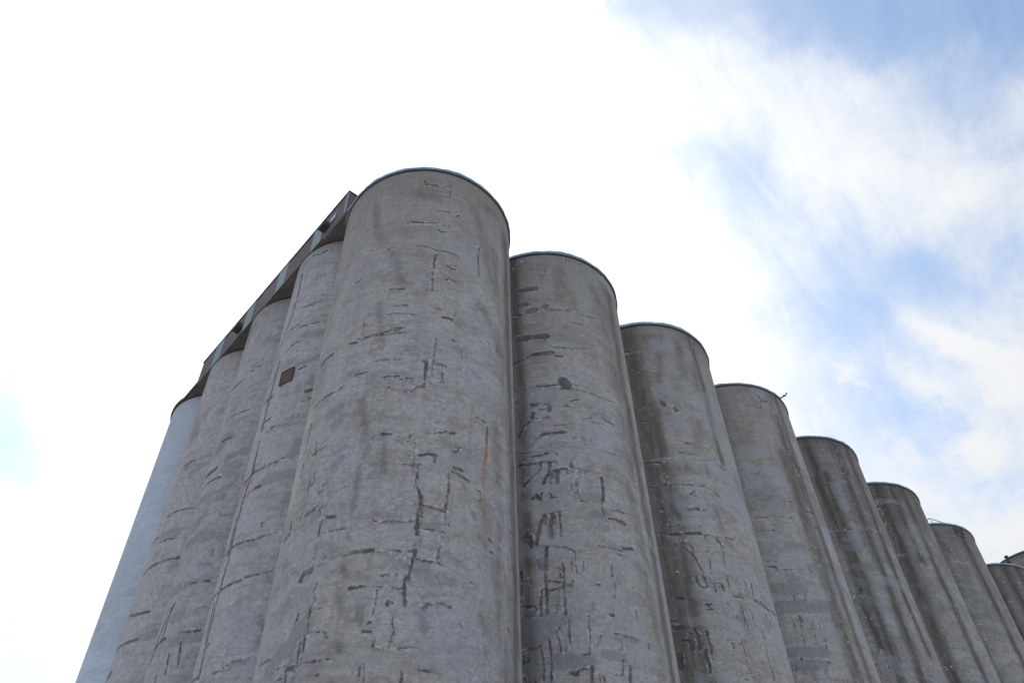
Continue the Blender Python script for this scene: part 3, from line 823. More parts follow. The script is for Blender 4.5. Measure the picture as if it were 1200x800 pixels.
R1 c 0.057 0.12,-18.76 0.37,-18.8
R1 c 0.039 -0.46,-18.96 -0.04,-18.89 0.11,-18.82
R1 c 0.02 0.17,-18.7 0.44,-18.64
R1 c 0.057 -0.51,-18 -0.51,-18.76 -0.51,-19.32 -0.53,-19.76
R1 c 0.042 -0.67,-18.9 -0.73,-19.34 -0.75,-19.81
R1 c 0.02 -0.59,-18.86 -0.72,-18.95
R1 c 0.036 0.14,-18.06 0.12,-18.76 0.1,-19.38 0.1,-19.87
R1 c 0.02 -0.1,-18.97 -0.12,-19.31 -0.2,-19.77
R1 c 0.026 0.01,-18.05 0,-18.52
R1 c 0.021 0.59,-17.95 0.57,-18.36
R1 c 0.039 1.9,-17.91 1.89,-18.33
R1 c 0.024 1.97,-18.54 1.89,-19.13
R1 c 0.042 -1.33,-19.39 -0.96,-19.44 -0.88,-19.59
R1 c 0.025 -0.91,-19.59 -0.97,-19.79 -1.35,-19.74
R1 c 0.032 -1.39,-20.97 -1.02,-20.94 -0.81,-20.85
R1 c 0.027 -0.81,-20.83 -1.03,-21.1 -1.19,-21.32 -1.4,-21.35
R1 c 0.034 -0.81,-20.83 -0.76,-21.24 -0.73,-21.64 -0.75,-22.08
R1 c 0.034 -0.51,-20.72 -0.47,-21.18 -0.48,-21.68 -0.52,-22.11
R1 c 0.029 -0.29,-20.43 -0.17,-20.75 -0.15,-21.16
R1 c 0.026 -0.14,-20.34 -0.24,-20.43
R1 c 0.035 0.18,-20.09 0.16,-20.41 0.18,-20.87
R1 c 0.015 0.07,-20.92 -0,-21.17
R1 c 0.031 0.89,-19.81 0.84,-20.3 0.85,-20.72
R1 c 0.022 0.86,-20.72 0.77,-21.28
R1 c 0.019 1.07,-19.42 1.05,-19.8
R1 c 0.021 1.24,-20.58 1.06,-20.91
R1 c 0.02 0.58,-21.28 0.77,-21.28
R1 c 0.063 0.12,-21.89 0.33,-21.92
R1 c 0.034 0.34,-21.83 0.63,-21.75
R1 c 0.053 0.81,-21.68 0.78,-22.16
R1 c 0.025 1.06,-21.91 1.03,-22.15
R1 c 0.03 1.19,-21.99 1.17,-22.14
R1 c 0.024 1.95,-20.75 1.93,-21.01
R1 c 0.031 1.93,-21.31 1.85,-21.82
R1 c 0.023 1.56,-21.88 1.88,-21.84
R1 c 0.052 2.18,-21.52 2.08,-22.03
R1 c 0.034 1.22,-18.75 1.38,-18.7
R1 c 0.073 1.65,-19.81 1.73,-19.8
R1 c 0.036 1.74,-20.44 2.13,-20.48 2.68,-20.48
R1 d 0.133 1.77,-20.59 2.47,-20.56
R1 c 0.038 3.12,-20.51 3.12,-20.67
R1 c 0.046 -1.4,-17.99 -1.36,-18.42
R1 c 0.033 -1.08,-18.37 -1.05,-18.54
R1 c 0.026 -1.39,-18.58 -1.39,-19.32
R1 c 0.024 -1.39,-21.02 -1.4,-21.42
R1 c 0.022 -1.42,-21.82 -1.37,-21.97
R1 c 0.03 -1.04,-21.94 -1.03,-22.06
R1 p 0.297 1.67,-18.63 1.78,-18.67
R1 p 0.24 1.59,-19.3 2.57,-19.14
R1 p 0.411 2.02,-19.99 2.98,-19.91
R1 p 0.221 1.39,-20.62 1.77,-20.62
R1 d 0.188 1.33,-21.24 1.91,-21.24
R1 p 0.294 2.67,-20.53 2.86,-20.59
R1 d 0.296 -1.3,-20.05 -0.52,-20.03 0.03,-20.03
R1 d 0.266 -1.26,-20.43 -0.54,-20.45
R1 d 0.248 -0.31,-21.5 0.27,-21.48 0.75,-21.48
R1 d 0.24 -1.31,-21.59 -0.9,-21.72
R1 p 0.331 0.56,-18.99 0.51,-20.31
R1 p 0.218 1.9,-21.32 3.28,-20.98
R1 s 0.581 3.43,-17.67 3.65,-18.65
R1 s 0.452 3.59,-18.91 3.68,-20
R1 s 0.413 3.68,-20 3.86,-20.68
R1 s 0.376 3.7,-20.95 3.69,-21.62
R1 s 0.05 4.65,-17.66 5.08,-18.94
R2 s 0.504 -0.36,-1.03 1.47,-1.24
R2 c 0.064 -0.48,-2.07 0.03,-2.14
R2 c 0.047 -0.52,-2.38 -0.24,-2.47
R2 l 0.04 -0.45,-2.24 0.47,-2.23
R2 s 0.462 -0.23,-2.8 -0.08,-4.24 -0.19,-5.9
R2 s 0.339 1.25,-2.66 1,-4.38
R2 s 0.468 2.58,-1.36 2.41,-2.89 2.49,-3.8
R2 c 0.063 2.54,-1.87 2.65,-1.99
R2 c 0.075 0.88,-5.85 0.9,-6.06
R2 c 0.031 3.77,-0.8 3.44,-2.42
R2 p 0.488 1.3,-1.59 1.76,-1.7
R2 p 0.337 0.58,-3.43 0.68,-3.52
R2 p 0.431 1.74,-3.23 1.78,-3.69
R2 p 0.226 0.8,-4.97 1.35,-4.96
R2 p 0.371 1.61,-5.37 2.12,-5.71
R2 s 0.452 3.3,-2.66 3.21,-4.26 3.61,-5.1
R2 l 0.075 4.2,-2.25 4.26,-2.69
R2 c 0.029 0.37,-4.93 0.53,-4.96
R2 c 0.034 -0.5,-3.57 -0.01,-3.69
R2 s 0.896 3.35,-0.47 4.46,-0.56
R2 c 0.109 0.88,-5.85 0.98,-6.1
R2 c 0.093 1.46,-6.25 1.57,-6.45
R2 c 0.042 1.61,-8.52 1.94,-8.5
R2 c 0.031 1.93,-9.4 2.43,-9.38 3.21,-9.02
R2 c 0.049 -0.52,-9.5 0.07,-9.61 0.36,-9.63
R2 l 0.044 -0.31,-9.44 0.35,-9.41 1.76,-9.43
R2 p 0.129 0.43,-9.48 1.75,-9.46
R2 c 0.028 0.27,-10.89 0.79,-10.92 1.38,-10.95 1.99,-10.96
R2 s 0.513 0.04,-6.17 0.01,-7.55 0.01,-9
R2 s 0.398 -0.28,-9.94 -0.07,-10.84
R2 s 0.446 2.48,-6.95 2.26,-8.56
R2 s 0.39 0.85,-9.98 1.97,-10.02
R2 s 0.21 2.49,-9.65 2.47,-10.28
R2 p 0.93 3.7,-5.35 3.79,-6.16 3.94,-6.78
R2 p 0.411 1.42,-7.16 1.8,-7.46
R2 p 0.579 3.06,-9.33 3.61,-9.86
R2 c 0.05 3.4,-9.32 3.72,-9.49
R2 s 0.05 4.97,-6.11 5.69,-6.44
R2 c 0.027 -0.32,-6.08 -0.02,-6.23
R2 c 0.034 -0.39,-6.97 0.48,-7.15
R2 c 0.021 0.15,-10.4 0.4,-10.37 0.3,-10.97
R2 c 0.025 -0.47,-10.93 0.18,-10.92 1.16,-10.95 2.08,-10.95
R2 c 0.04 0.52,-11 0.5,-11.28
R2 c 0.045 1.34,-11.44 1.57,-11.32
R2 c 0.038 1.36,-11.51 1.59,-11.56
R2 c 0.084 1.1,-12.29 1.57,-12.29
R2 c 0.036 1.62,-12.32 1.86,-12.3
R2 c 0.034 -0.04,-11.77 -0.06,-12
R2 c 0.039 -0.18,-12.12 -0.01,-12.12 -0.04,-12.25
R2 c 0.023 0.09,-12.94 0.28,-12.81 0.75,-12.82
R2 c 0.033 0.09,-13.14 0.39,-13.18
R2 c 0.03 0.69,-13.2 0.83,-13.21
R2 c 0.083 0.08,-13.53 0.47,-13.55
R2 c 0.045 -0.31,-13.39 -0.04,-13.44
R2 c 0.079 0.8,-13.55 1.45,-13.53
R2 c 0.022 1.43,-13.59 2.07,-13.63 2.88,-13.52 3.18,-13.5
R2 c 0.024 1.61,-13.64 1.58,-13.84
R2 c 0.042 2.81,-13.55 2.98,-13.55
R2 c 0.026 0.59,-13.78 0.69,-13.84
R2 c 0.056 0.64,-14.29 0.87,-14.52 1,-14.86
R2 c 0.041 1,-14.86 1.11,-15.29 1.16,-15.76
R2 c 0.034 0.95,-14.24 0.94,-14.43
R2 c 0.027 1.57,-14.39 1.58,-14.84 1.54,-15.24
R2 c 0.023 1.54,-15.33 1.52,-15.48
R2 c 0.026 2.06,-13.71 2.25,-13.93 2.31,-14.37 2.21,-15.06
R2 c 0.028 2.18,-13.69 2.4,-14.09
R2 c 0.039 0.81,-15.61 0.83,-15.81
R2 c 0.026 2.22,-15.51 2.19,-15.72
R2 c 0.015 -0.01,-15.32 0.05,-15.42 0.22,-15.38 0.21,-15.26 0.06,-15.21
R2 c 0.038 0.2,-14.03 0.3,-14.07
R2 c 0.028 2.1,-10.85 2.87,-11.36
R2 s 0.36 -0.19,-11.46 -0.17,-13.22 -0.1,-14.51
R2 s 0.239 -0.23,-14.98 -0.17,-15.65
R2 s 0.248 2.46,-12.17 2.56,-13.15
R2 s 0.231 2.68,-13.77 3.02,-14.06
R2 p 0.261 0.54,-11.57 0.92,-12.35
R2 p 0.199 0.48,-12.99 0.81,-13.01
R2 p 0.193 0.12,-13.79 1.21,-13.86
R2 p 0.238 1.67,-11.41 2.03,-11.5
R2 p 0.375 2.72,-14.65 3.26,-15.23
R2 p 0.852 3.99,-11.54 3.72,-10.67
R2 s 0.75 4.84,-9.62 5.62,-10.76
R2 s 0.05 4.92,-12.18 5.08,-13.44
R2 c 0.044 0.83,-15.55 0.87,-15.94 0.99,-16.1
R2 c 0.039 0.98,-16.12 1.27,-16.12
R2 c 0.051 1.15,-15.52 1.23,-16.03
R2 c 0.04 1.37,-15.9 1.85,-15.89
R2 c 0.039 1.54,-15.92 1.55,-16.3
R2 c 0.056 1.88,-15.92 1.9,-16.17
R2 c 0.026 2.22,-15.52 2.18,-15.97 2.3,-16.39
R2 c 0.03 2.3,-16.41 2.85,-16.39
R2 c 0.02 2.81,-15.91 2.58,-16.34
R2 c 0.029 3.11,-15.51 3.15,-16.14
R2 c 0.033 3.47,-15.53 3.42,-16.31 4.05,-16.34
R2 c 0.055 4.02,-16.42 5.14,-16.33
R2 c 0.042 1.03,-16.9 1.24,-16.87
R2 c 0.043 0.99,-17.1 1.22,-17.08
R2 c 0.028 1.12,-16.93 1.1,-17.07
R2 c 0.03 1.92,-16.81 2.05,-16.8
R2 c 0.067 -0.1,-16.5 0.17,-16.57
R2 c 0.026 -0.53,-17.42 -0.21,-17.48
R2 c 0.04 0.36,-17.85 0.47,-18.15
R2 c 0.065 0.47,-18.15 0.45,-18.72
R2 c 0.062 0.82,-18.03 0.84,-18.46 0.88,-18.68
R2 c 0.038 0.88,-18.68 0.85,-18.96
R2 c 0.055 0.65,-18.79 0.62,-19.06 0.69,-19.34
R2 c 0.052 0.69,-19.34 0.63,-19.72
R2 c 0.074 0.19,-18.07 0.27,-18.19
R2 c 0.09 0.19,-18.35 0.16,-18.69
R2 c 0.034 -0.18,-18.3 0.14,-18.35
R2 c 0.098 -0.47,-17.73 -0.04,-17.8
R2 c 0.117 -0.39,-18.89 -0.41,-19.33
R2 c 0.021 1.38,-18.26 1.38,-18.57
R2 c 0.021 1.69,-18.51 2.43,-18.44
R2 c 0.021 1.8,-18.52 1.77,-18.71
R2 c 0.025 2.16,-18.39 2.22,-18.78
R2 c 0.023 3.03,-17.04 3.11,-17.62
R2 c 0.018 2.29,-17.25 2.26,-17.47
R2 c 0.024 3.43,-17.71 3.38,-18.31 3.36,-18.94 3.42,-19.76
R2 c 0.018 2.19,-19.12 2.36,-19.85
R2 c 0.027 1.88,-19.91 2.08,-19.92
R2 c 0.03 3.98,-16.74 4.28,-17.25
R2 s 0.495 -0.23,-16.57 -0.05,-16.85
R2 s 0.32 -0.37,-18.44 -0.24,-19.58
R2 s 0.238 2.55,-16.72 2.62,-17.97
R2 p 0.248 0.7,-16.43 0.92,-15.81
R2 p 0.258 1.46,-16.92 2.4,-16.81
R2 p 0.21 0.28,-17.55 0.97,-17.65
R2 p 0.359 2.76,-17.94 3.21,-17.17
R2 p 0.162 -0.03,-19.87 1.66,-19.87
R2 s 0.319 3.7,-16.96 3.91,-17.38
R3 s 0.614 3.81,-0.55 3.75,-2.31 3.49,-4.87 3.7,-6.31
R3 s 0.383 4,-2.3 3.98,-5.04 3.97,-6.75
R3 c 0.059 2.66,-0.9 2.87,-1.16 3.28,-1.12
R3 c 0.038 2.77,-1.19 2.62,-1.56
R3 c 0.034 2.4,-1.88 2.7,-1.78
R3 p 0.71 2.9,-0.71 3.28,-1.45
R3 p 0.391 0.71,-5.03 1.79,-4.98
R3 p 0.343 1.49,-6.51 2.29,-6.44
R3 c 0.027 1.09,-3.64 1.82,-3.89
R3 c 0.021 1,-6.72 1.19,-6.52 1.5,-6.46
R3 c 0.129 3.75,-5.05 4.03,-6.08
R3 l 0.079 3.49,-1.79 3.45,-2.55
R3 l 0.163 4.59,-3.73 4.88,-4.96
R3 s 0.334 1.52,-0.63 2.06,-0.47
R4 s 0.268 1.24,-0.49 1.17,-1.37
R4 s 0.273 1.41,-1.4 1.34,-3.73
R4 s 0.419 2.7,-0.43 2.96,-1.7
R4 c 0.081 3.22,-0.42 3.38,-1.15
R4 c 0.047 3.07,-1.68 2.97,-3.61
R4 l 0.059 3.23,-1.52 3.22,-2.39
R4 s 0.408 0.93,-0.34 3.96,-0.03
R3 c 0.024 0.3,-9.41 1.09,-9.35 1.68,-9.36 2.44,-9.39
R3 c 0.044 1.06,-10.22 1.19,-10.2
R3 c 0.026 0.39,-10.16 0.57,-10.19
R3 c 0.024 0.5,-7.66 0.52,-7.99
R3 c 0.021 0.33,-11.88 0.9,-11.92
R3 c 0.056 0.47,-12.18 0.77,-12.24
R3 c 0.028 0.77,-12.24 0.78,-12.54
R3 c 0.019 0.96,-12.42 1.84,-12.43 2.62,-12.51
R3 c 0.029 2.45,-8.35 2.76,-8.33
R3 d 0.234 1.76,-11.03 2.11,-11.01
R3 d 0.334 0.93,-8.09 1.24,-8.19
R3 s 0.461 3.32,-7.14 3.5,-8.39 3.57,-9.63
R3 s 0.386 3.47,-10.12 3.61,-11.56 3.94,-12.52
R3 s 0.854 4.55,-6.26 4.65,-7.57 4.76,-8.82
R3 c 0.05 3.36,-8.76 4.09,-8.64
R3 c 0.086 3.8,-9.55 4.11,-9.54
R3 l 0.105 4.49,-6.38 5.9,-6.93 5.9,-9.31
R3 l 0.05 5.57,-9.64 5.53,-11.84
R3 p 0.493 1.33,-10.45 2.07,-11.59
R3 p 0.425 1.47,-8.59 1.71,-8.98
R3 d 0.271 2.57,-12.24 3.16,-12.26
R4 s 0.332 1.28,-3.86 1.35,-5.17 1.42,-6.42
R4 s 0.313 2.74,-3.8 2.64,-6.01 2.67,-7.74
R4 s 1.166 3.99,-3.63 4.18,-5.14 4.44,-6.9
R4 c 0.04 1.13,-6.92 2.16,-6.92
R4 s 0.252 1.29,-7.1 1.42,-7.62
R4 d 0.223 1.2,-8.11 2.08,-8.29
R4 p 0.377 2.04,-7.29 2.3,-8.77
R4 p 0.345 2.05,-3.88 2.21,-5.35
R4 c 0.043 3.22,-6.78 3.93,-6.96
R4 l 0.039 2.94,-6.58 3.43,-6.73 4.21,-6.64
R4 s 0.221 1.37,-8.94 1.28,-10.13
R4 d 0.266 1.66,-9.36 2.54,-9.39
R4 c 0.029 2.92,-4.05 2.9,-6.67
R3 c 0.037 1.14,-13.09 1.3,-13.08
R3 c 0.049 1.23,-13.81 1.23,-13.99
R3 c 0.021 1.8,-13.59 1.66,-14.17
R3 c 0.022 0.82,-13.93 0.79,-14.1
R3 d 0.338 0.51,-13.38 1.65,-13.52
R3 d 0.341 0.33,-14.36 3.01,-14.3
R3 c 0.019 0.87,-14.98 0.82,-15.66 0.77,-16.18
R3 c 0.092 1.2,-14.9 1.23,-15.07
R3 c 0.023 1.18,-15.14 1.11,-15.74 1.1,-16.34
R3 c 0.021 1.73,-15.01 1.64,-15.55 1.67,-16.22
R3 c 0.021 2.07,-15.12 1.97,-15.54
R3 c 0.025 2.14,-15.86 2.02,-16.46
R3 c 0.045 0.75,-16.83 0.76,-16.9
R3 c 0.044 1.87,-17.05 1.96,-17.08
R3 d 0.267 0.4,-16.53 1.94,-16.6
R3 d 0.256 0.3,-17.16 1.64,-17.18
R3 c 0.019 1.07,-17.42 1.11,-17.92
R3 c 0.02 1.67,-17.37 1.62,-17.75
R3 p 0.366 2.38,-13.69 2.95,-13.59
R3 p 0.539 1.84,-15.41 2.67,-15.67
R3 s 0.421 3.55,-12.7 3.89,-14.35
R3 s 0.388 3.77,-14.81 3.73,-17.48
R3 s 0.489 3.81,-15.35 4.4,-17.42
R3 s 0.455 4.17,-12.5 5.24,-13.56
R3 l 0.05 5.54,-13.72 5.89,-16.05
R3 l 0.031 3.66,-15.26 4.5,-15.14
R3 c 0.033 3.26,-14.53 3.39,-16.27 3.53,-17.71
R4 c 0.074 1.37,-10.7 1.38,-10.82
R4 d 0.272 1.2,-10.19 1.74,-10.38
R4 c 0.021 0.9,-11.15 2.08,-11.17
R4 d 0.253 0.99,-11.32 1.86,-11.37
R4 s 0.207 1.34,-11.6 1.44,-12.16
R4 c 0.024 0.7,-12.25 1.39,-12.32
R4 c 0.023 1.35,-14.15 1.42,-15.17
R4 p 0.388 1.7,-14.75 1.98,-15.18
R5 s 0.442 1.63,-0.52 1.96,-1.22
R5 s 0.608 3.05,-0.29 3.32,-0.93
R5 s 0.546 1.56,-1.07 1.54,-3.73 1.6,-5.99
R5 s 0.494 2.4,-1.62 2.28,-4.13
R5 c 0.036 1.31,-0.48 1.37,-2.94 1.49,-4.5
R5 c 0.039 2.65,-4.36 2.85,-6.19
R5 s 0.27 2.14,-0.39 2.05,-1.63
R5 p 0.508 3.21,-3.63 3.04,-5.19
R5 s 0.953 4.83,-0.67 4.27,-3.34
R6 s 0.273 1.74,-1.39 1.77,-2.22
R6 s 0.507 3.93,-0.74 3.89,-3.1
R6 s 0.423 3.51,-2.1 3.58,-4.75
R6 s 0.3 1.72,-0.82 2.12,-2.24
R7 c 0.054 1.69,-1.66 2.42,-1.59 3.27,-1.56
R7 s 0.346 2.71,-0.96 2.71,-2.1
L1 c 0.078 -2.17,-0.71 -1.91,-0.68
L1 c 0.042 -2.87,-0.46 -2.37,-0.72
L1 c 0.067 -3.41,-1.42 -3.38,-2.05 -3.28,-3.29
L1 d 0.11 -3.64,-1.34 -3.46,-1.64
L1 c 0.031 -1.74,-4.17 -1.38,-4.04
L1 p 0.368 -2.55,-0.91 -2,-1.17
L1 s 0.28 -3.62,-0.89 -3.39,-0.56
L1 c 0.062 -3.36,-3.45 -3.36,-4.25 -3.55,-5.14 -3.96,-6.27
L1 c 0.065 -3.48,-7.47 -3.51,-9.05 -3.53,-10.22
L1 c 0.044 -2.56,-4.54 -2.19,-4.6 -1.57,-4.46
L1 c 0.049 -2.17,-4.71 -1.95,-4.66
L1 c 0.057 -3.38,-5.66 -2.96,-5.7 -2.52,-5.7
L1 c 0.046 -2.48,-5.91 -2.08,-6.03
L1 c 0.037 -1.86,-6.02 -1.46,-6.01
L1 c 0.053 -3.12,-7.25 -2.81,-7.02 -2.31,-6.91
L1 c 0.048 -1.98,-7.32 -1.81,-7.3
L1 c 0.061 -2,-8.86 -1.88,-8.82
L1 c 0.048 -1.82,-8.76 -1.63,-8.73
L1 c 0.102 -1.38,-10.26 -1.21,-10.21
L1 c 0.042 -1.5,-10.81 -1.17,-10.68
L1 d 0.145 -2.23,-8.58 -1.65,-8.46 -1.15,-8.31
L1 d 0.206 -2.25,-6.67 -1.28,-6.77
L1 p 0.269 -2.05,-10.49 -1.55,-10.49
L1 d 0.189 -1.31,-9.76 -1.24,-9.45
L1 c 0.1 -4.15,-9.52 -3.39,-9.69
L1 d 0.257 -3.93,-7.19 -3.82,-7.11
L1 p 0.577 -2.85,-6.86 -2.39,-5.96
L1 c 0.085 -3.6,-9.77 -3.56,-10.35 -3.47,-11.46
L1 c 0.064 -3.46,-12.05 -3.38,-13.08 -3.41,-13.81 -3.57,-14.69 -3.62,-15.33
L1 c 0.066 -3.51,-11.07 -3.01,-11.08
L1 c 0.051 -4.61,-13.57 -3.62,-13.82 -3.14,-13.76 -2.52,-13.76 -2,-13.74
L1 c 0.037 -1.85,-13.63 -1.57,-13.67
L1 c 0.076 -3.89,-14.05 -3.28,-13.61
L1 d 0.071 -1.57,-11.45 -1.5,-11.5
L1 c 0.03 -1.67,-11.72 -1.54,-11.61
L1 c 0.071 -2.89,-14.66 -2.63,-14.67
L1 c 0.041 -3.43,-14.77 -2.93,-14.68
L1 c 0.035 -2.88,-11.67 -2.43,-11.79
L1 d 0.126 -2.9,-11.77 -2,-11.95
L1 d 0.247 -2.57,-14.61 -2.14,-14.52 -1.35,-14.46
L1 d 0.206 -1.4,-13.53 -1.27,-13
L1 d 0.18 -1.28,-15.72 -1.24,-15.35
L1 c 0.066 -4.43,-14.8 -3.84,-13.88
L1 p 0.429 -2.7,-12.76 -1.7,-13.12
L1 p 0.403 -2.43,-15.42 -1.69,-15.52
L1 c 0.058 -3.56,-15.01 -3.6,-16.27 -3.52,-17.7
L1 c 0.064 -3.58,-17.76 -3.61,-19.04 -3.59,-20.35 -3.47,-21.75
L1 c 0.07 -3.82,-15.46 -3.71,-17.15
L1 c 0.063 -3.87,-18.92 -3.7,-20.46
L1 c 0.05 -4.61,-16.85 -3.62,-16.97 -3.16,-16.96 -2.21,-17.14
L1 c 0.052 -2.21,-17.12 -1.85,-17.07
L1 c 0.026 -1.85,-17.07 -1.18,-17.05
L1 c 0.058 -4.61,-18.51 -3.65,-18.65 -2.71,-18.65
L1 c 0.054 -2.71,-18.65 -2.39,-18.67
L1 c 0.04 -2.22,-18.6 -1.69,-18.62
L1 c 0.033 -1.61,-18.6 -1.24,-18.57
L1 c 0.055 -4.43,-21.51 -3.49,-21.71
L1 c 0.05 -2.66,-21.83 -2.37,-21.83
L1 c 0.026 -2.37,-21.83 -1.96,-21.63
L1 c 0.038 -1.96,-21.63 -1.65,-21.61
L1 c 0.025 -1.65,-21.61 -1.32,-21.58
L1 c 0.023 -2.04,-16.44 -2.05,-16.67
L1 c 0.115 -3.44,-20.64 -3.61,-20.77
L1 d 0.104 -1.35,-20.18 -1.11,-20.67
L1 d 0.125 -1.28,-21.25 -1.19,-20.96
L1 d 0.109 -1.34,-18.72 -1.21,-18.99
L1 d 0.108 -2.24,-21.82 -1.48,-21.67
L1 p 0.3 -2.26,-19.86 -1.73,-20.59
L1 d 0.12 -3.12,-17.07 -2.16,-17.33
L2 c 0.05 -2.71,-5.06 -2.55,-5.02
L2 c 0.055 -2.28,-4.93 -2.06,-4.87
L2 c 0.032 -2.71,-4.72 -2.25,-4.56 -2.04,-4.44
L2 d 0.161 -2.11,-3.03 -1.54,-3.25
L2 d 0.09 -2.27,-3.07 -2.03,-2.65
L2 d 0.128 -1.66,-2.25 -1.51,-2.23
L2 c 0.098 -4.21,-5.31 -3.3,-5.42
L2 c 0.021 -2.16,-6.9 -1.6,-6.87
L2 p 0.44 -2.66,-1.41 -2,-1.29
L2 c 0.078 -3.51,-0.94 -3.96,-1.09 -3.9,-2.62
L2 c 0.044 -3.63,-7.78 -3.2,-7.7 -2.62,-7.79 -2.01,-7.74
L2 d 0.091 -1.8,-8.66 -1.5,-8.68
L2 c 0.066 -3.42,-9.09 -2.71,-9.2
L2 d 0.175 -3.27,-8.92 -2.87,-8.97
L2 d 0.169 -2.59,-10.44 -2.11,-10.3 -1.66,-10.22
L2 d 0.273 -2.53,-10.93 -1.93,-11.04
L2 d 0.183 -2.38,-11.43 -2.02,-11.46
L2 d 0.151 -1.84,-11.8 -1.77,-11.71
L2 c 0.119 -4.25,-10.62 -3.24,-10.76
L2 c 0.052 -4.66,-11.42 -3.72,-11.32 -2.79,-11.39
L2 c 0.044 -3.05,-11.38 -2.6,-11.46
L2 d 0.194 -2.4,-12.65 -2.27,-12.63
L2 d 0.081 -1.92,-13.07 -1.89,-12.9
L2 d 0.282 -4.15,-12.1 -3.67,-12.16
L2 d 0.147 -2.54,-12.18 -2.01,-12.05
L2 d 0.388 -3.92,-9.42 -3.4,-9.41
L2 p 0.181 -2.59,-8.77 -2.06,-9.37
L2 c 0.032 -2.09,-13.63 -1.53,-13.63
L2 d 0.392 -3.94,-13.46 -3.53,-13.46
L2 d 0.286 -3.8,-14.41 -2.99,-14.35 -2.34,-14.48
L2 c 0.024 -2.55,-15.45 -2.32,-15.57
L2 d 0.135 -2.5,-15.76 -1.93,-15.91
L2 d 0.151 -2.97,-16.5 -2.47,-16.56
L2 c 0.04 -2.82,-16.55 -2.35,-16.59
L2 d 0.108 -2.39,-16.96 -2.28,-17.09
L2 c 0.047 -1.98,-16.63 -1.68,-16.68
L2 d 0.255 -3.09,-17.82 -2.77,-17.83
L2 d 0.249 -4.49,-16.3 -3.39,-16.53
L2 c 0.041 -2.48,-18.63 -2.17,-18.66 -1.56,-18.71
L2 d 0.144 -2.09,-18.76 -1.63,-18.74
L2 c 0.044 -2.28,-19.06 -2.12,-19.94
L2 c 0.041 -2.73,-19.3 -2.63,-20.16
L2 c 0.09 -3.38,-17.2 -3.54,-17.51 -4.02,-18.31 -4.19,-19.3
L2 c 0.072 -3.95,-18.7 -3.29,-18.6
L2 c 0.043 -3.17,-20.01 -3.09,-20.32
L2 c 0.023 -1.92,-17.72 -1.96,-17.89
L2 c 0.029 -1.98,-15.19 -1.94,-15.5
L2 c 0.051 -3.48,-17.63 -3.57,-18.67
L3 c 0.054 -3.36,-7.68 -3.07,-7.61 -2.69,-7.62
L3 d 0.14 -2.27,-7.61 -1.8,-7.5
L3 s 0.611 -4.17,-3.37 -3.52,-5.72
L3 c 0.025 -2.67,-10.6 -2.07,-10.65
L3 s 0.244 -2.98,-4.79 -2.89,-4.16
L3 d 0.164 -3.14,-7.96 -3.01,-7.76
L3 c 0.047 -3.41,-10.65 -2.79,-10.59 -1.9,-10.65
L3 d 0.291 -3.27,-11.7 -2.35,-11.9
L3 c 0.044 -3.27,-12.06 -2.37,-12.19
L3 c 0.072 -4.16,-13.39 -3.35,-13.3 -2.63,-13.28 -1.81,-13.29
L3 d 0.19 -2.09,-13.8 -1.93,-13.61
L3 c 0.065 -3.93,-15.45 -3.41,-15.64 -2.46,-15.75
L3 c 0.05 -4.69,-15.85 -4.69,-15.43
L3 c 0.07 -4.69,-16.71 -3.68,-16.88 -2.66,-16.95
L3 d 0.213 -2.62,-16.91 -1.77,-16.87
L3 c 0.166 -4.7,-18.06 -4.04,-17.99
L3 s 0.05 -4.69,-10.36 -4.68,-12.45
L3 s 0.05 -4.69,-14.03 -4.69,-15.74 -4.69,-17.74
L3 c 0.07 -4.69,-11.59 -3.67,-11.64
L4 d 0.055 -3.13,-11.37 -2.99,-12.03
L4 d 0.25 -4.09,-12.2 -4.72,-6.55
L4 s 0.061 -2.15,-9.86 -2.08,-13.31
L1 e 0.054 -2.35,-9.74 -2.27,-10.25
R0 e 0.075 2.59,-17.8 2.55,-18.24
"""
# ---------------------------------------------------------------- surface marks on the silos
marks = {}
for ln in MARKS.strip().split('\n'):
    q = ln.split(); pts = np.array([[float(a) for a in p.split(',')] for p in q[3:]])
    marks.setdefault(q[0], []).append((q[1], float(q[2]), pts))

def random_marks(seed, half, n, zlo, zhi):
    """small cracks and patched joints for the parts the photograph does not show clearly"""
    r = np.random.RandomState(seed); o = []
    for _ in range(n):
        s = r.uniform(-half, half); z = r.uniform(zlo, zhi); k = r.rand()
        if k < .42:
            L = r.uniform(.3, 1.3); x = s+np.linspace(0, L, 4)
            o.append(('c', r.uniform(.012, .05), np.stack([x, z+np.cumsum(r.uniform(-.03, .03, 4))], 1)))
        elif k < .70:
            L = r.uniform(.4, 2.); y = z-np.linspace(0, L, 5)
            o.append(('c', r.uniform(.010, .035), np.stack([s+np.cumsum(r.uniform(-.04, .04, 5)), y], 1)))
        elif k < .86:
            L = r.uniform(.4, 2.); o.append(('p', r.uniform(.12, .35), np.array([[s, z], [s+L, z+r.uniform(-.05, .05)]])))
        else:
            L = r.uniform(.2, 1.1); o.append(('d', r.uniform(.08, .22), np.array([[s, z], [s+L, z+r.uniform(-.05, .05)]])))
    return o

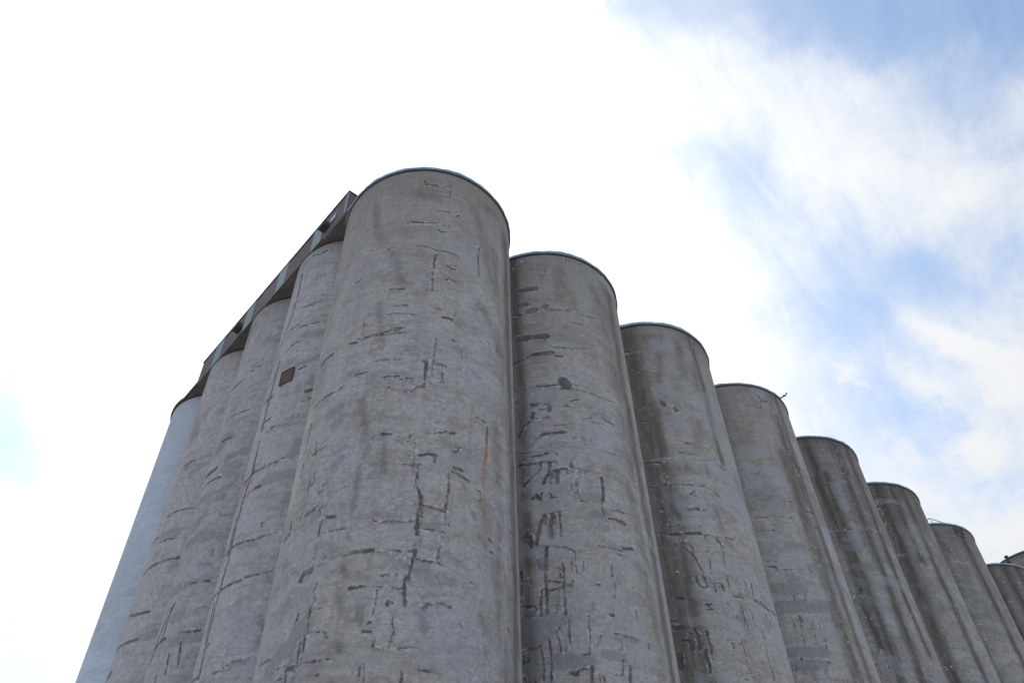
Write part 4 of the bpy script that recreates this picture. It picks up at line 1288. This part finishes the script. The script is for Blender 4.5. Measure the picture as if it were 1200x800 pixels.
def silo_wall(parent, r, top, th0, half, ds, dz, zfine, mk, mat):
    """concrete cylinder; arc metres s measured from the direction th0, depth z below the top"""
    S = np.arange(-half, half+ds/2, ds)
    rest = 2*math.pi*r-2*half; nb = max(8, int(rest/.5))
    Sb = half+rest*np.arange(1, nb)/nb
    S = np.concatenate([S, Sb[Sb < 2*math.pi*r-half-1e-4]]); ns = len(S)
    Z = np.arange(0, -zfine-dz/2, -dz)
    zb = -top; Z = np.concatenate([Z, np.linspace(Z[-1], zb, 14)[1:]]); nz = len(Z)
    th = th0+S/r
    X = np.tile(r*np.cos(th), nz); Y = np.tile(r*np.sin(th), nz); ZZ = np.repeat(Z, ns)+top
    co = np.stack([X, Y, ZZ], 1).astype(np.float32)
    i = np.arange(nz-1)[:, None]*ns; j = np.arange(ns)[None, :]; j2 = (j+1) % ns
    q = np.stack([i+j, i+ns+j, i+ns+j2, i+j2], -1).reshape(-1, 4).astype(np.int32)
    me = bpy.data.meshes.new('wall'); me.vertices.add(len(co)); me.vertices.foreach_set('co', co.ravel())
    me.loops.add(q.size); me.loops.foreach_set('vertex_index', q.ravel())
    me.polygons.add(len(q)); me.polygons.foreach_set('loop_start', np.arange(0, q.size, 4, dtype=np.int32))
    me.polygons.foreach_set('use_smooth', np.ones(len(q), bool))
    me.update(calc_edges=True); me.validate()
    uv = me.attributes.new('UVMap', 'FLOAT_VECTOR', 'POINT')
    uv.data.foreach_set('vector', np.stack([np.tile(S, nz), np.repeat(Z, ns), np.zeros(nz*ns)], 1).astype(np.float32).ravel())
    f = {k: np.full((nz, ns), v, np.float32) for k, v in dict(c=.5, d=.5, p=.5, s=0., l=0., f=0.).items()}
    for t, hw, pts in mk:
        if t in 'cdp': pad = .5
        elif t in 'sS': pad = hw*1.6; 
        else: pad = hw*1.5+.05
        if t == 'c': hw = max(hw, .014)
        a = np.searchsorted(S, pts[:, 0].min()-hw-pad); b = np.searchsorted(S, pts[:, 0].max()+hw+pad)
        c = np.searchsorted(-Z, -(pts[:, 1].max()+hw+pad)); d = np.searchsorted(-Z, -(pts[:, 1].min()-hw-pad))
        if a >= b or c >= d: continue
        gx, gz = np.meshgrid(S[a:b], Z[c:d])
        best = np.full(gx.shape, 9., np.float32)
        P = pts if len(pts) > 1 else np.vstack([pts, pts+[[.01, 0]]])
        for k in range(len(P)-1):
            p0, p1 = P[k], P[k+1]; dv = p1-p0; L2 = max(dv@dv, 1e-8)
            u = np.clip(((gx-p0[0])*dv[0]+(gz-p0[1])*dv[1])/L2, 0, 1)
            best = np.minimum(best, np.hypot(gx-p0[0]-u*dv[0], gz-p0[1]-u*dv[1]))
        if t in 'cdp':
            F_ = f[t][c:d, a:b]; np.minimum(F_, best-hw, out=F_)
        elif t in 'sS':
            F_ = f['s'][c:d, a:b]; np.maximum(F_, (1. if t == 'S' else .62)*np.exp(-(best/(hw*.95))**2), out=F_)
        elif t == 'l':
            F_ = f['l'][c:d, a:b]; np.maximum(F_, np.exp(-(best/max(hw, .03))**2), out=F_)
        else:
            k = {'e': .38, 'f': .6, 'r': 1.}[t]
            F_ = f['f'][c:d, a:b]; np.maximum(F_, k*np.exp(-(best/max(hw, .055))**2), out=F_)
    for nm, ks in (('marks_a', 'cdp'), ('marks_b', 'slf')):
        at = me.attributes.new(nm, 'FLOAT_COLOR', 'POINT')
        at.data.foreach_set('color', np.stack([f[k].ravel() for k in ks]+[np.ones(nz*ns, np.float32)], 1).ravel())
    me.materials.append(mat)
    o = bpy.data.objects.new('wall', me); COL.objects.link(o); o.parent = parent
    return o

AR, AL = 0.733, 2.305
MX, MY = -4.006, 24.824
def row_r(k): return MX+k*7.599*math.cos(AR), MY+k*7.599*math.sin(AR)
def uvw(u, v, z=0.):
    return Vector((MX+u*math.cos(AL)-v*math.sin(AL), MY+u*math.sin(AL)+v*math.cos(AL), z))

LAB_R = [
 'largest silo at the corner, cracked grey concrete with one orange rust streak',
 'silo right of the big corner silo, dark dashes near its top and brown right edge',
 'third silo from the corner on the right, brown mottled top and left flank dark with staining and painted crease shade',
 'smooth grey silo with a short spout sticking out of its rim',
 'silo with two dark vertical soot bands, right of the silo with the rim spout',
 'darkest sooty silo, just left of the silo with the square opening',
 'silo with a square dark opening under its rim and bent pipe on top',
 'low looking silo at the right edge, just beyond the one with the square opening',
]
def wob(V, k=.012):
    # hand-bent sheet: slow waves, small dents, a lap joint every couple of metres
    ph = rnd.uniform(0, 6.28, 6); o = []
    for x, y, z in V:
        a = math.atan2(y, x); r = math.hypot(x, y)
        d = k*(math.sin(7*a+ph[0])+.7*math.sin(19*a+ph[1])+.6*math.sin(43*a+ph[2]))
        lap = .014 if (a*4/2.1+ph[3]) % 1 < .06 else 0.
        dz = k*(.8*math.sin(11*a+ph[4])+.6*math.sin(29*a+ph[5]))
        f = (r+d+lap)/r; o.append((x*f, y*f, z+dz))
    return o
def rim(parent, r, top, tall=.2, out=.07):
    V, Fc = revolve([(r+.005, top), (r+out, top-.01), (r+out+.012, top-tall+.03), (r+out-.012, top-tall), (r+.005, top-tall+.02)])
    V = wob(V)
    a = mesh_obj('rim_flashing', V, Fc, MAT['flash'], parent, False)
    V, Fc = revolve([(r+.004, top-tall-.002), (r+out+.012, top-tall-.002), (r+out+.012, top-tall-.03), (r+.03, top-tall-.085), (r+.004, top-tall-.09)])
    b = mesh_obj('drip_edge_shade', V, Fc, MAT['flash_dark'], parent, False)  # dark ring, underside shade of the rim put into its colour
    return a, b
def cap(parent, r, top):
    n = 96; V = [(r*math.cos(2*math.pi*i/n), r*math.sin(2*math.pi*i/n), top-.06) for i in range(n)]+[(0, 0, top+.1)]
    mesh_obj('roof', V, [(i, (i+1) % n, n) for i in range(n)], MAT['deck'], parent)

TH = {}
def base_th(x, y): return math.atan2(-y, -x)
res = {0: (.04, .055), 1: (.045, .06), 2: (.05, .07), 3: (.06, .08), 4: (.07, .09), 5: (.08, .1), 6: (.08, .1), 7: (.1, .12)}
silos = {}
BANDS = {0: [(4.5, .55, -2, -25)], 1: [(4.15, .50, -1.5, -12), (4.35, .42, -9, -25), (-1.2, .35, -.5, -25)],
         2: [(-.05, .75, -.3, -25), (.35, .5, -6, -22), (3.4, .3, -.4, -9)], 3: [(3.5, .42, -.5, -8), (3.15, .60, -5, -25), (4.1, .35, -.5, -25), (.1, .3, -.3, -25)],
         4: [(1.2, .35, -.2, -14), (1.7, .40, -3, -25), (3.3, .40, -.2, -25), (4.3, .35, -.2, -14)],
         5: [(.9, .4, -.1, -9), (1.8, .6, -.1, -25), (2.9, .3, -.1, -6), (3.7, .35, -.1, -18)],
         6: [(1.2, .5, -.1, -25), (3.7, .35, -1, -25)], 7: [(1.4, .4, 0, -25), (2.6, .5, 0, -25), (3.8, .4, 0, -20)]}
for k in range(8):
    kk, top = (k, H) if k < 7 else (7.22, H+.3)
    x, y = row_r(kk)
    e = empty('silo', (x, y, 0), LAB_R[k], 'silo', 'concrete silos in the row running right'); silos['R%d' % k] = e
    th0 = base_th(x, y); TH['R%d' % k] = th0
    ds, dz = res[k]
    mk = list(marks.get('R%d' % k, []))
    extra = {0: 18, 1: 10, 2: 14, 3: 16, 4: 30, 5: 26, 6: 20, 7: 12}[k]
    mk += random_marks(100+k, 6., extra, -25, -1.5)
    for cs, w_, z0, z1 in BANDS.get(k, []):       # long brown run-off bands down the wall, plus crease shade painted at silo joints
        zz = np.linspace(z0, z1, 9); mk.append(('S', w_, np.stack([cs+np.cumsum(rnd.uniform(-.10, .10, 9)), zz], 1)))
    mat = MAT['conc'] if k not in (4, 5, 6, 7) else MAT['conc_dark']
    silo_wall(e, 4.0, top-.1, th0, 6.35, ds, dz, 25. if k else 25.5, [(t, h, p+[0, .1]) for t, h, p in mk], mat)
    rim(e, 4.0, top, .19 if k < 3 else .13, .07 if k < 3 else .055); cap(e, 4.0, top)
LAB_L = ['', 'left-row silo beside the big corner silo, with a small rust-red square hatch',
 'left-row silo with many soft dark blotches, second along from the corner silo',
 'plain grey silo standing against the smooth pale blue silo at the left end',
 'smooth pale blue silo at the far left end of the building']
for k in range(1, 5):
    p = uvw(.098+4.86*k, .853); x, y = p.x, p.y
    e = empty('silo', (x, y, 0), LAB_L[k], 'silo', 'concrete silos in the row running left'); silos['L%d' % k] = e
    th0 = base_th(x, y); TH['L%d' % k] = th0
    mk = list(marks.get('L%d' % k, [])) + random_marks(200+k, 4.9, {1: 2, 2: 5, 3: 8, 4: 3}[k], -25, -2)
    if k < 4:
        silo_wall(e, 3.157, H, th0, 5.0, .05, .07, 25.5, mk, MAT['conc_left'])
    else:
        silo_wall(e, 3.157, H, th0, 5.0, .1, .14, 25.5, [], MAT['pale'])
    V, Fc = revolve([(3.159, H-.003), (3.19, H-.003), (3.19, H-.09), (3.159, H-.10)])
    mesh_obj('top_band', V, Fc, MAT['dark_trim'], e)  # thin dark band around the top of the wall
    if k == 4:
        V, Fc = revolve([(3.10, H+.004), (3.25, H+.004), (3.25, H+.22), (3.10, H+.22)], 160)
        mesh_obj('rim_flashing', V, Fc, MAT['dark_trim'], e); cap(e, 3.1, H+.3)

# taller silo of the next block, past the end of the row
x, y = row_r(9.72)
e = empty('silo', (x, y, 0), 'tall silo of another block, only its sloping top edge showing at the right border', 'silo', 'silos of the farther block')
silo_wall(e, 4.0, H+9.4, base_th(x, y), 6.3, .15, .2, 25, random_marks(77, 6, 40, -22, -1), MAT['conc_dark'])
V, Fc = revolve([(4.005, H+9.5), (4.08, H+9.49), (4.09, H+9.32), (4.005, H+9.3)]); mesh_obj('rim_flashing', V, Fc, MAT['flash_dark'], e); cap(e, 4., H+9.5)
silos['far'] = e; TH['far'] = base_th(x, y)

# --- parts on single silos
def on_wall(key, r, s, z, out=0.):
    a = TH[key]+s/r; return Vector(((r+out)*math.cos(a), (r+out)*math.sin(a), z)), a
# rust-red hatch with a dark frame on the left row
def wall_plate(key, r, s0, s1, z0, z1, d0, d1, name, mat, parent, n=8):
    V, Fc = [], []
    for i in range(n+1):
        s = s0+(s1-s0)*i/n
        for d in (d0, d1):
            for z in (z0, z1): V.append(on_wall(key, r, s, z, d)[0])
    for i in range(n):
        a = i*4; b2 = a+4
        Fc += [(a+2, b2+2, b2+3, a+3), (a, a+1, b2+1, b2), (a, b2, b2+2, a+2), (a+1, a+3, b2+3, b2+1)]
    Fc += [(0, 2, 3, 1), (n*4, n*4+1, n*4+3, n*4+2)]
    return mesh_obj(name, V, Fc, mat, parent)
hz0, hz1 = H-9.36, H-8.66
hp = wall_plate('L1', 3.157, -2.86, -2.24, hz0, hz1, -.02, .05, 'hatch', MAT['rust'], silos['L1'])
hp['label'] = 'rust-red square hatch plate'
fr = []
for s0, s1, a, b2 in ((-2.90, -2.86, hz0-.04, hz1+.04), (-2.24, -2.20, hz0-.04, hz1+.04)):
    wall_plate('L1', 3.157, s0, s1, a, b2, -.02, .075, 'frame', MAT['rustframe'], hp, 2)
wall_plate('L1', 3.157, -2.86, -2.24, hz1, hz1+.04, -.02, .07, 'frame', MAT['rustframe'], hp)
wall_plate('L1', 3.157, -2.86, -2.24, hz0-.04, hz0, -.02, .07, 'frame', MAT['rustframe'], hp)
V, a = on_wall('L1', 3.157, -2.56, H-8.95, .05)
k_ = mesh_obj('bolt', *join([tube([V, V+Vector((math.cos(a)*.06, math.sin(a)*.03, 0))], .025)]), MAT['rustframe'], hp)
# square vent opening on the silo near the end
vo = wall_plate('R6', 4., 3.36, 4.0, H-.85, H-.30, .004, .035, 'vent_opening', MAT['box'], silos['R6'])
for s0, s1, a, b2 in ((3.30, 3.36, H-.91, H-.28), (4.0, 4.06, H-.91, H-.28)):
    wall_plate('R6', 4., s0, s1, a, b2, .002, .07, 'frame', MAT['rustframe'], vo, 2)
wall_plate('R6', 4., 3.28, 4.08, H-.96, H-.90, .002, .10, 'sill', MAT['conc'], vo)
# bent pipe on the rim of the same silo
b0, a = on_wall('R6', 4., 1.15, H-.02, -.02); b1, _ = on_wall('R6', 4., 1.75, H+.42, -.02); b2, _ = on_wall('R6', 4., 2.75, H, -.02)
mesh_obj('bent_pipe', *join([tube([b0, b1+Vector((0, 0, -.02)), b1, b2], .028), tube([b1*.997+Vector((0, 0, -.04)), (b0+b2)*.5+Vector((0, 0, .12))], .018)]), MAT['box'], silos['R6'])
# short spout out of the rim
c0, a = on_wall('R3', 4., 4.68, H-.13, -.05); dirv = Vector((math.cos(a), math.sin(a), 0)); tv = Vector((-math.sin(a), math.cos(a), 0))
c1 = c0+dirv*.48+Vector((0, 0, .05)); c2 = c1+dirv*.13+Vector((0, 0, .10))
mesh_obj('spout', *join([tube([c0, c1, c2], .042), tube([c1-tv*.08-dirv*.1, c1+tv*.12-dirv*.06], .03)]), MAT['box'], silos['R3'])
# mushroom vents on the last roofs
def mushroom(key, r, s, top):
    p, a = on_wall(key, r, s, top, -.25)
    prof = [(.08, 0), (.08, .22), (.19, .23), (.21, .29), (.17, .37), (.08, .42), (.01, .43)]
    V, Fc = [], []; n = 20
    for q in range(n):
        t = 2*math.pi*q/n; V += [(p.x+rr*math.cos(t), p.y+rr*math.sin(t), p.z+z) for rr, z in prof]
    m = len(prof)
    for q in range(n):
        for k in range(m-1): Fc.append((q*m+k, ((q+1) % n)*m+k, ((q+1) % n)*m+k+1, q*m+k+1))
    return mesh_obj('roof_vent', V, Fc, MAT['box'], silos[key], True)
mushroom('R7', 4., 3.5, H+.3)
mushroom('far', 4., -1.9, H+9.5)

# ---------------------------------------------------------------- roof slab, parapet
rs = empty('roof_slab', uvw(0, 0, H), 'flat concrete roof slab whose dark soffit shows between the tops of the left-row silos', 'roof slab', rz=AL)
V = [(0, 3.93, 0), (20., 3.93, 0), (20.3, 2.8, 0), (20.3, -53, 0), (0, -53, 0)]
n = len(V); VV = V+[(x, y, .24) for x, y, z in V]
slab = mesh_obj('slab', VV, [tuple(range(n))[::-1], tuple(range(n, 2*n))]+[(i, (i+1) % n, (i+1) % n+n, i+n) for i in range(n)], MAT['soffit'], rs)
v_, f_ = join([box(.55, 3.4, 3.932, 3.975, .0, .10)])
mesh_obj('edge_flashing', v_, f_, MAT['flash'], rs)
v_, f_ = join([box(17.07, 20.4, 3.932, 4.0, -.02, .26)])
mesh_obj('edge_flashing', v_, f_, MAT['dark_trim'], rs)

pw = empty('rooftop_gallery', uvw(0, 0, H), 'long maroon rooftop wall with pale upright panels above the left-row silos', 'rooftop gallery', rz=AL)
PH = 1.78; U0, U1 = 1.35, 17.07
Vw, Fw = join([box(U0, U1, 3.5, 4.0, .245, PH)])
o = mesh_obj('wall', *join([box(U0, U1, -2.5, 3.995, .245, PH), box(U0, U1, 3.94, 3.995, .003, .243)]), MAT['brick'], pw)
for u0, u1 in ((U0-.01, U0+.16), (3.62, 4.58), (7.14, 8.12), (10.66, 11.66), (14.28, 15.28)):
    o = mesh_obj('panel', *box(u0, u1, 3.997, 4.02, .0, PH-.03), MAT['panel'], pw); bevel(o, .006)
cu = mesh_obj('coping', *box(U0-.04, U1+.03, -2.55, 4.05, PH, PH+.06), MAT['dark_trim'], pw); bevel(cu, .01)
for u0, u1 in ((2.88, 3.42), (11.8, 12.36)):
    v_, f_ = join([box(u0, u1, 4.0, 4.36, .42, .62)])
    o = mesh_obj('lamp_box', v_, f_, MAT['box'], pw); bevel(o, .02)
    mesh_obj('bracket', *join([box(u0+.1, u0+.16, 3.998, 4.3, .68, .9), box(u1-.16, u1-.1, 3.998, 4.3, .68, .9)]), MAT['rustframe'], o)
o = mesh_obj('cover_plate', *box(2.30, 2.86, 4.0, 4.06, .6, 1.0), MAT['flash'], pw); bevel(o, .05)

# ---------------------------------------------------------------- ground
gs = 3000
gr = mesh_obj('ground', [(-gs, -gs, 0), (gs, -gs, 0), (gs, gs, 0), (-gs, gs, 0)], [(0, 1, 2, 3)], MAT['ground']); gr['kind'] = 'structure'
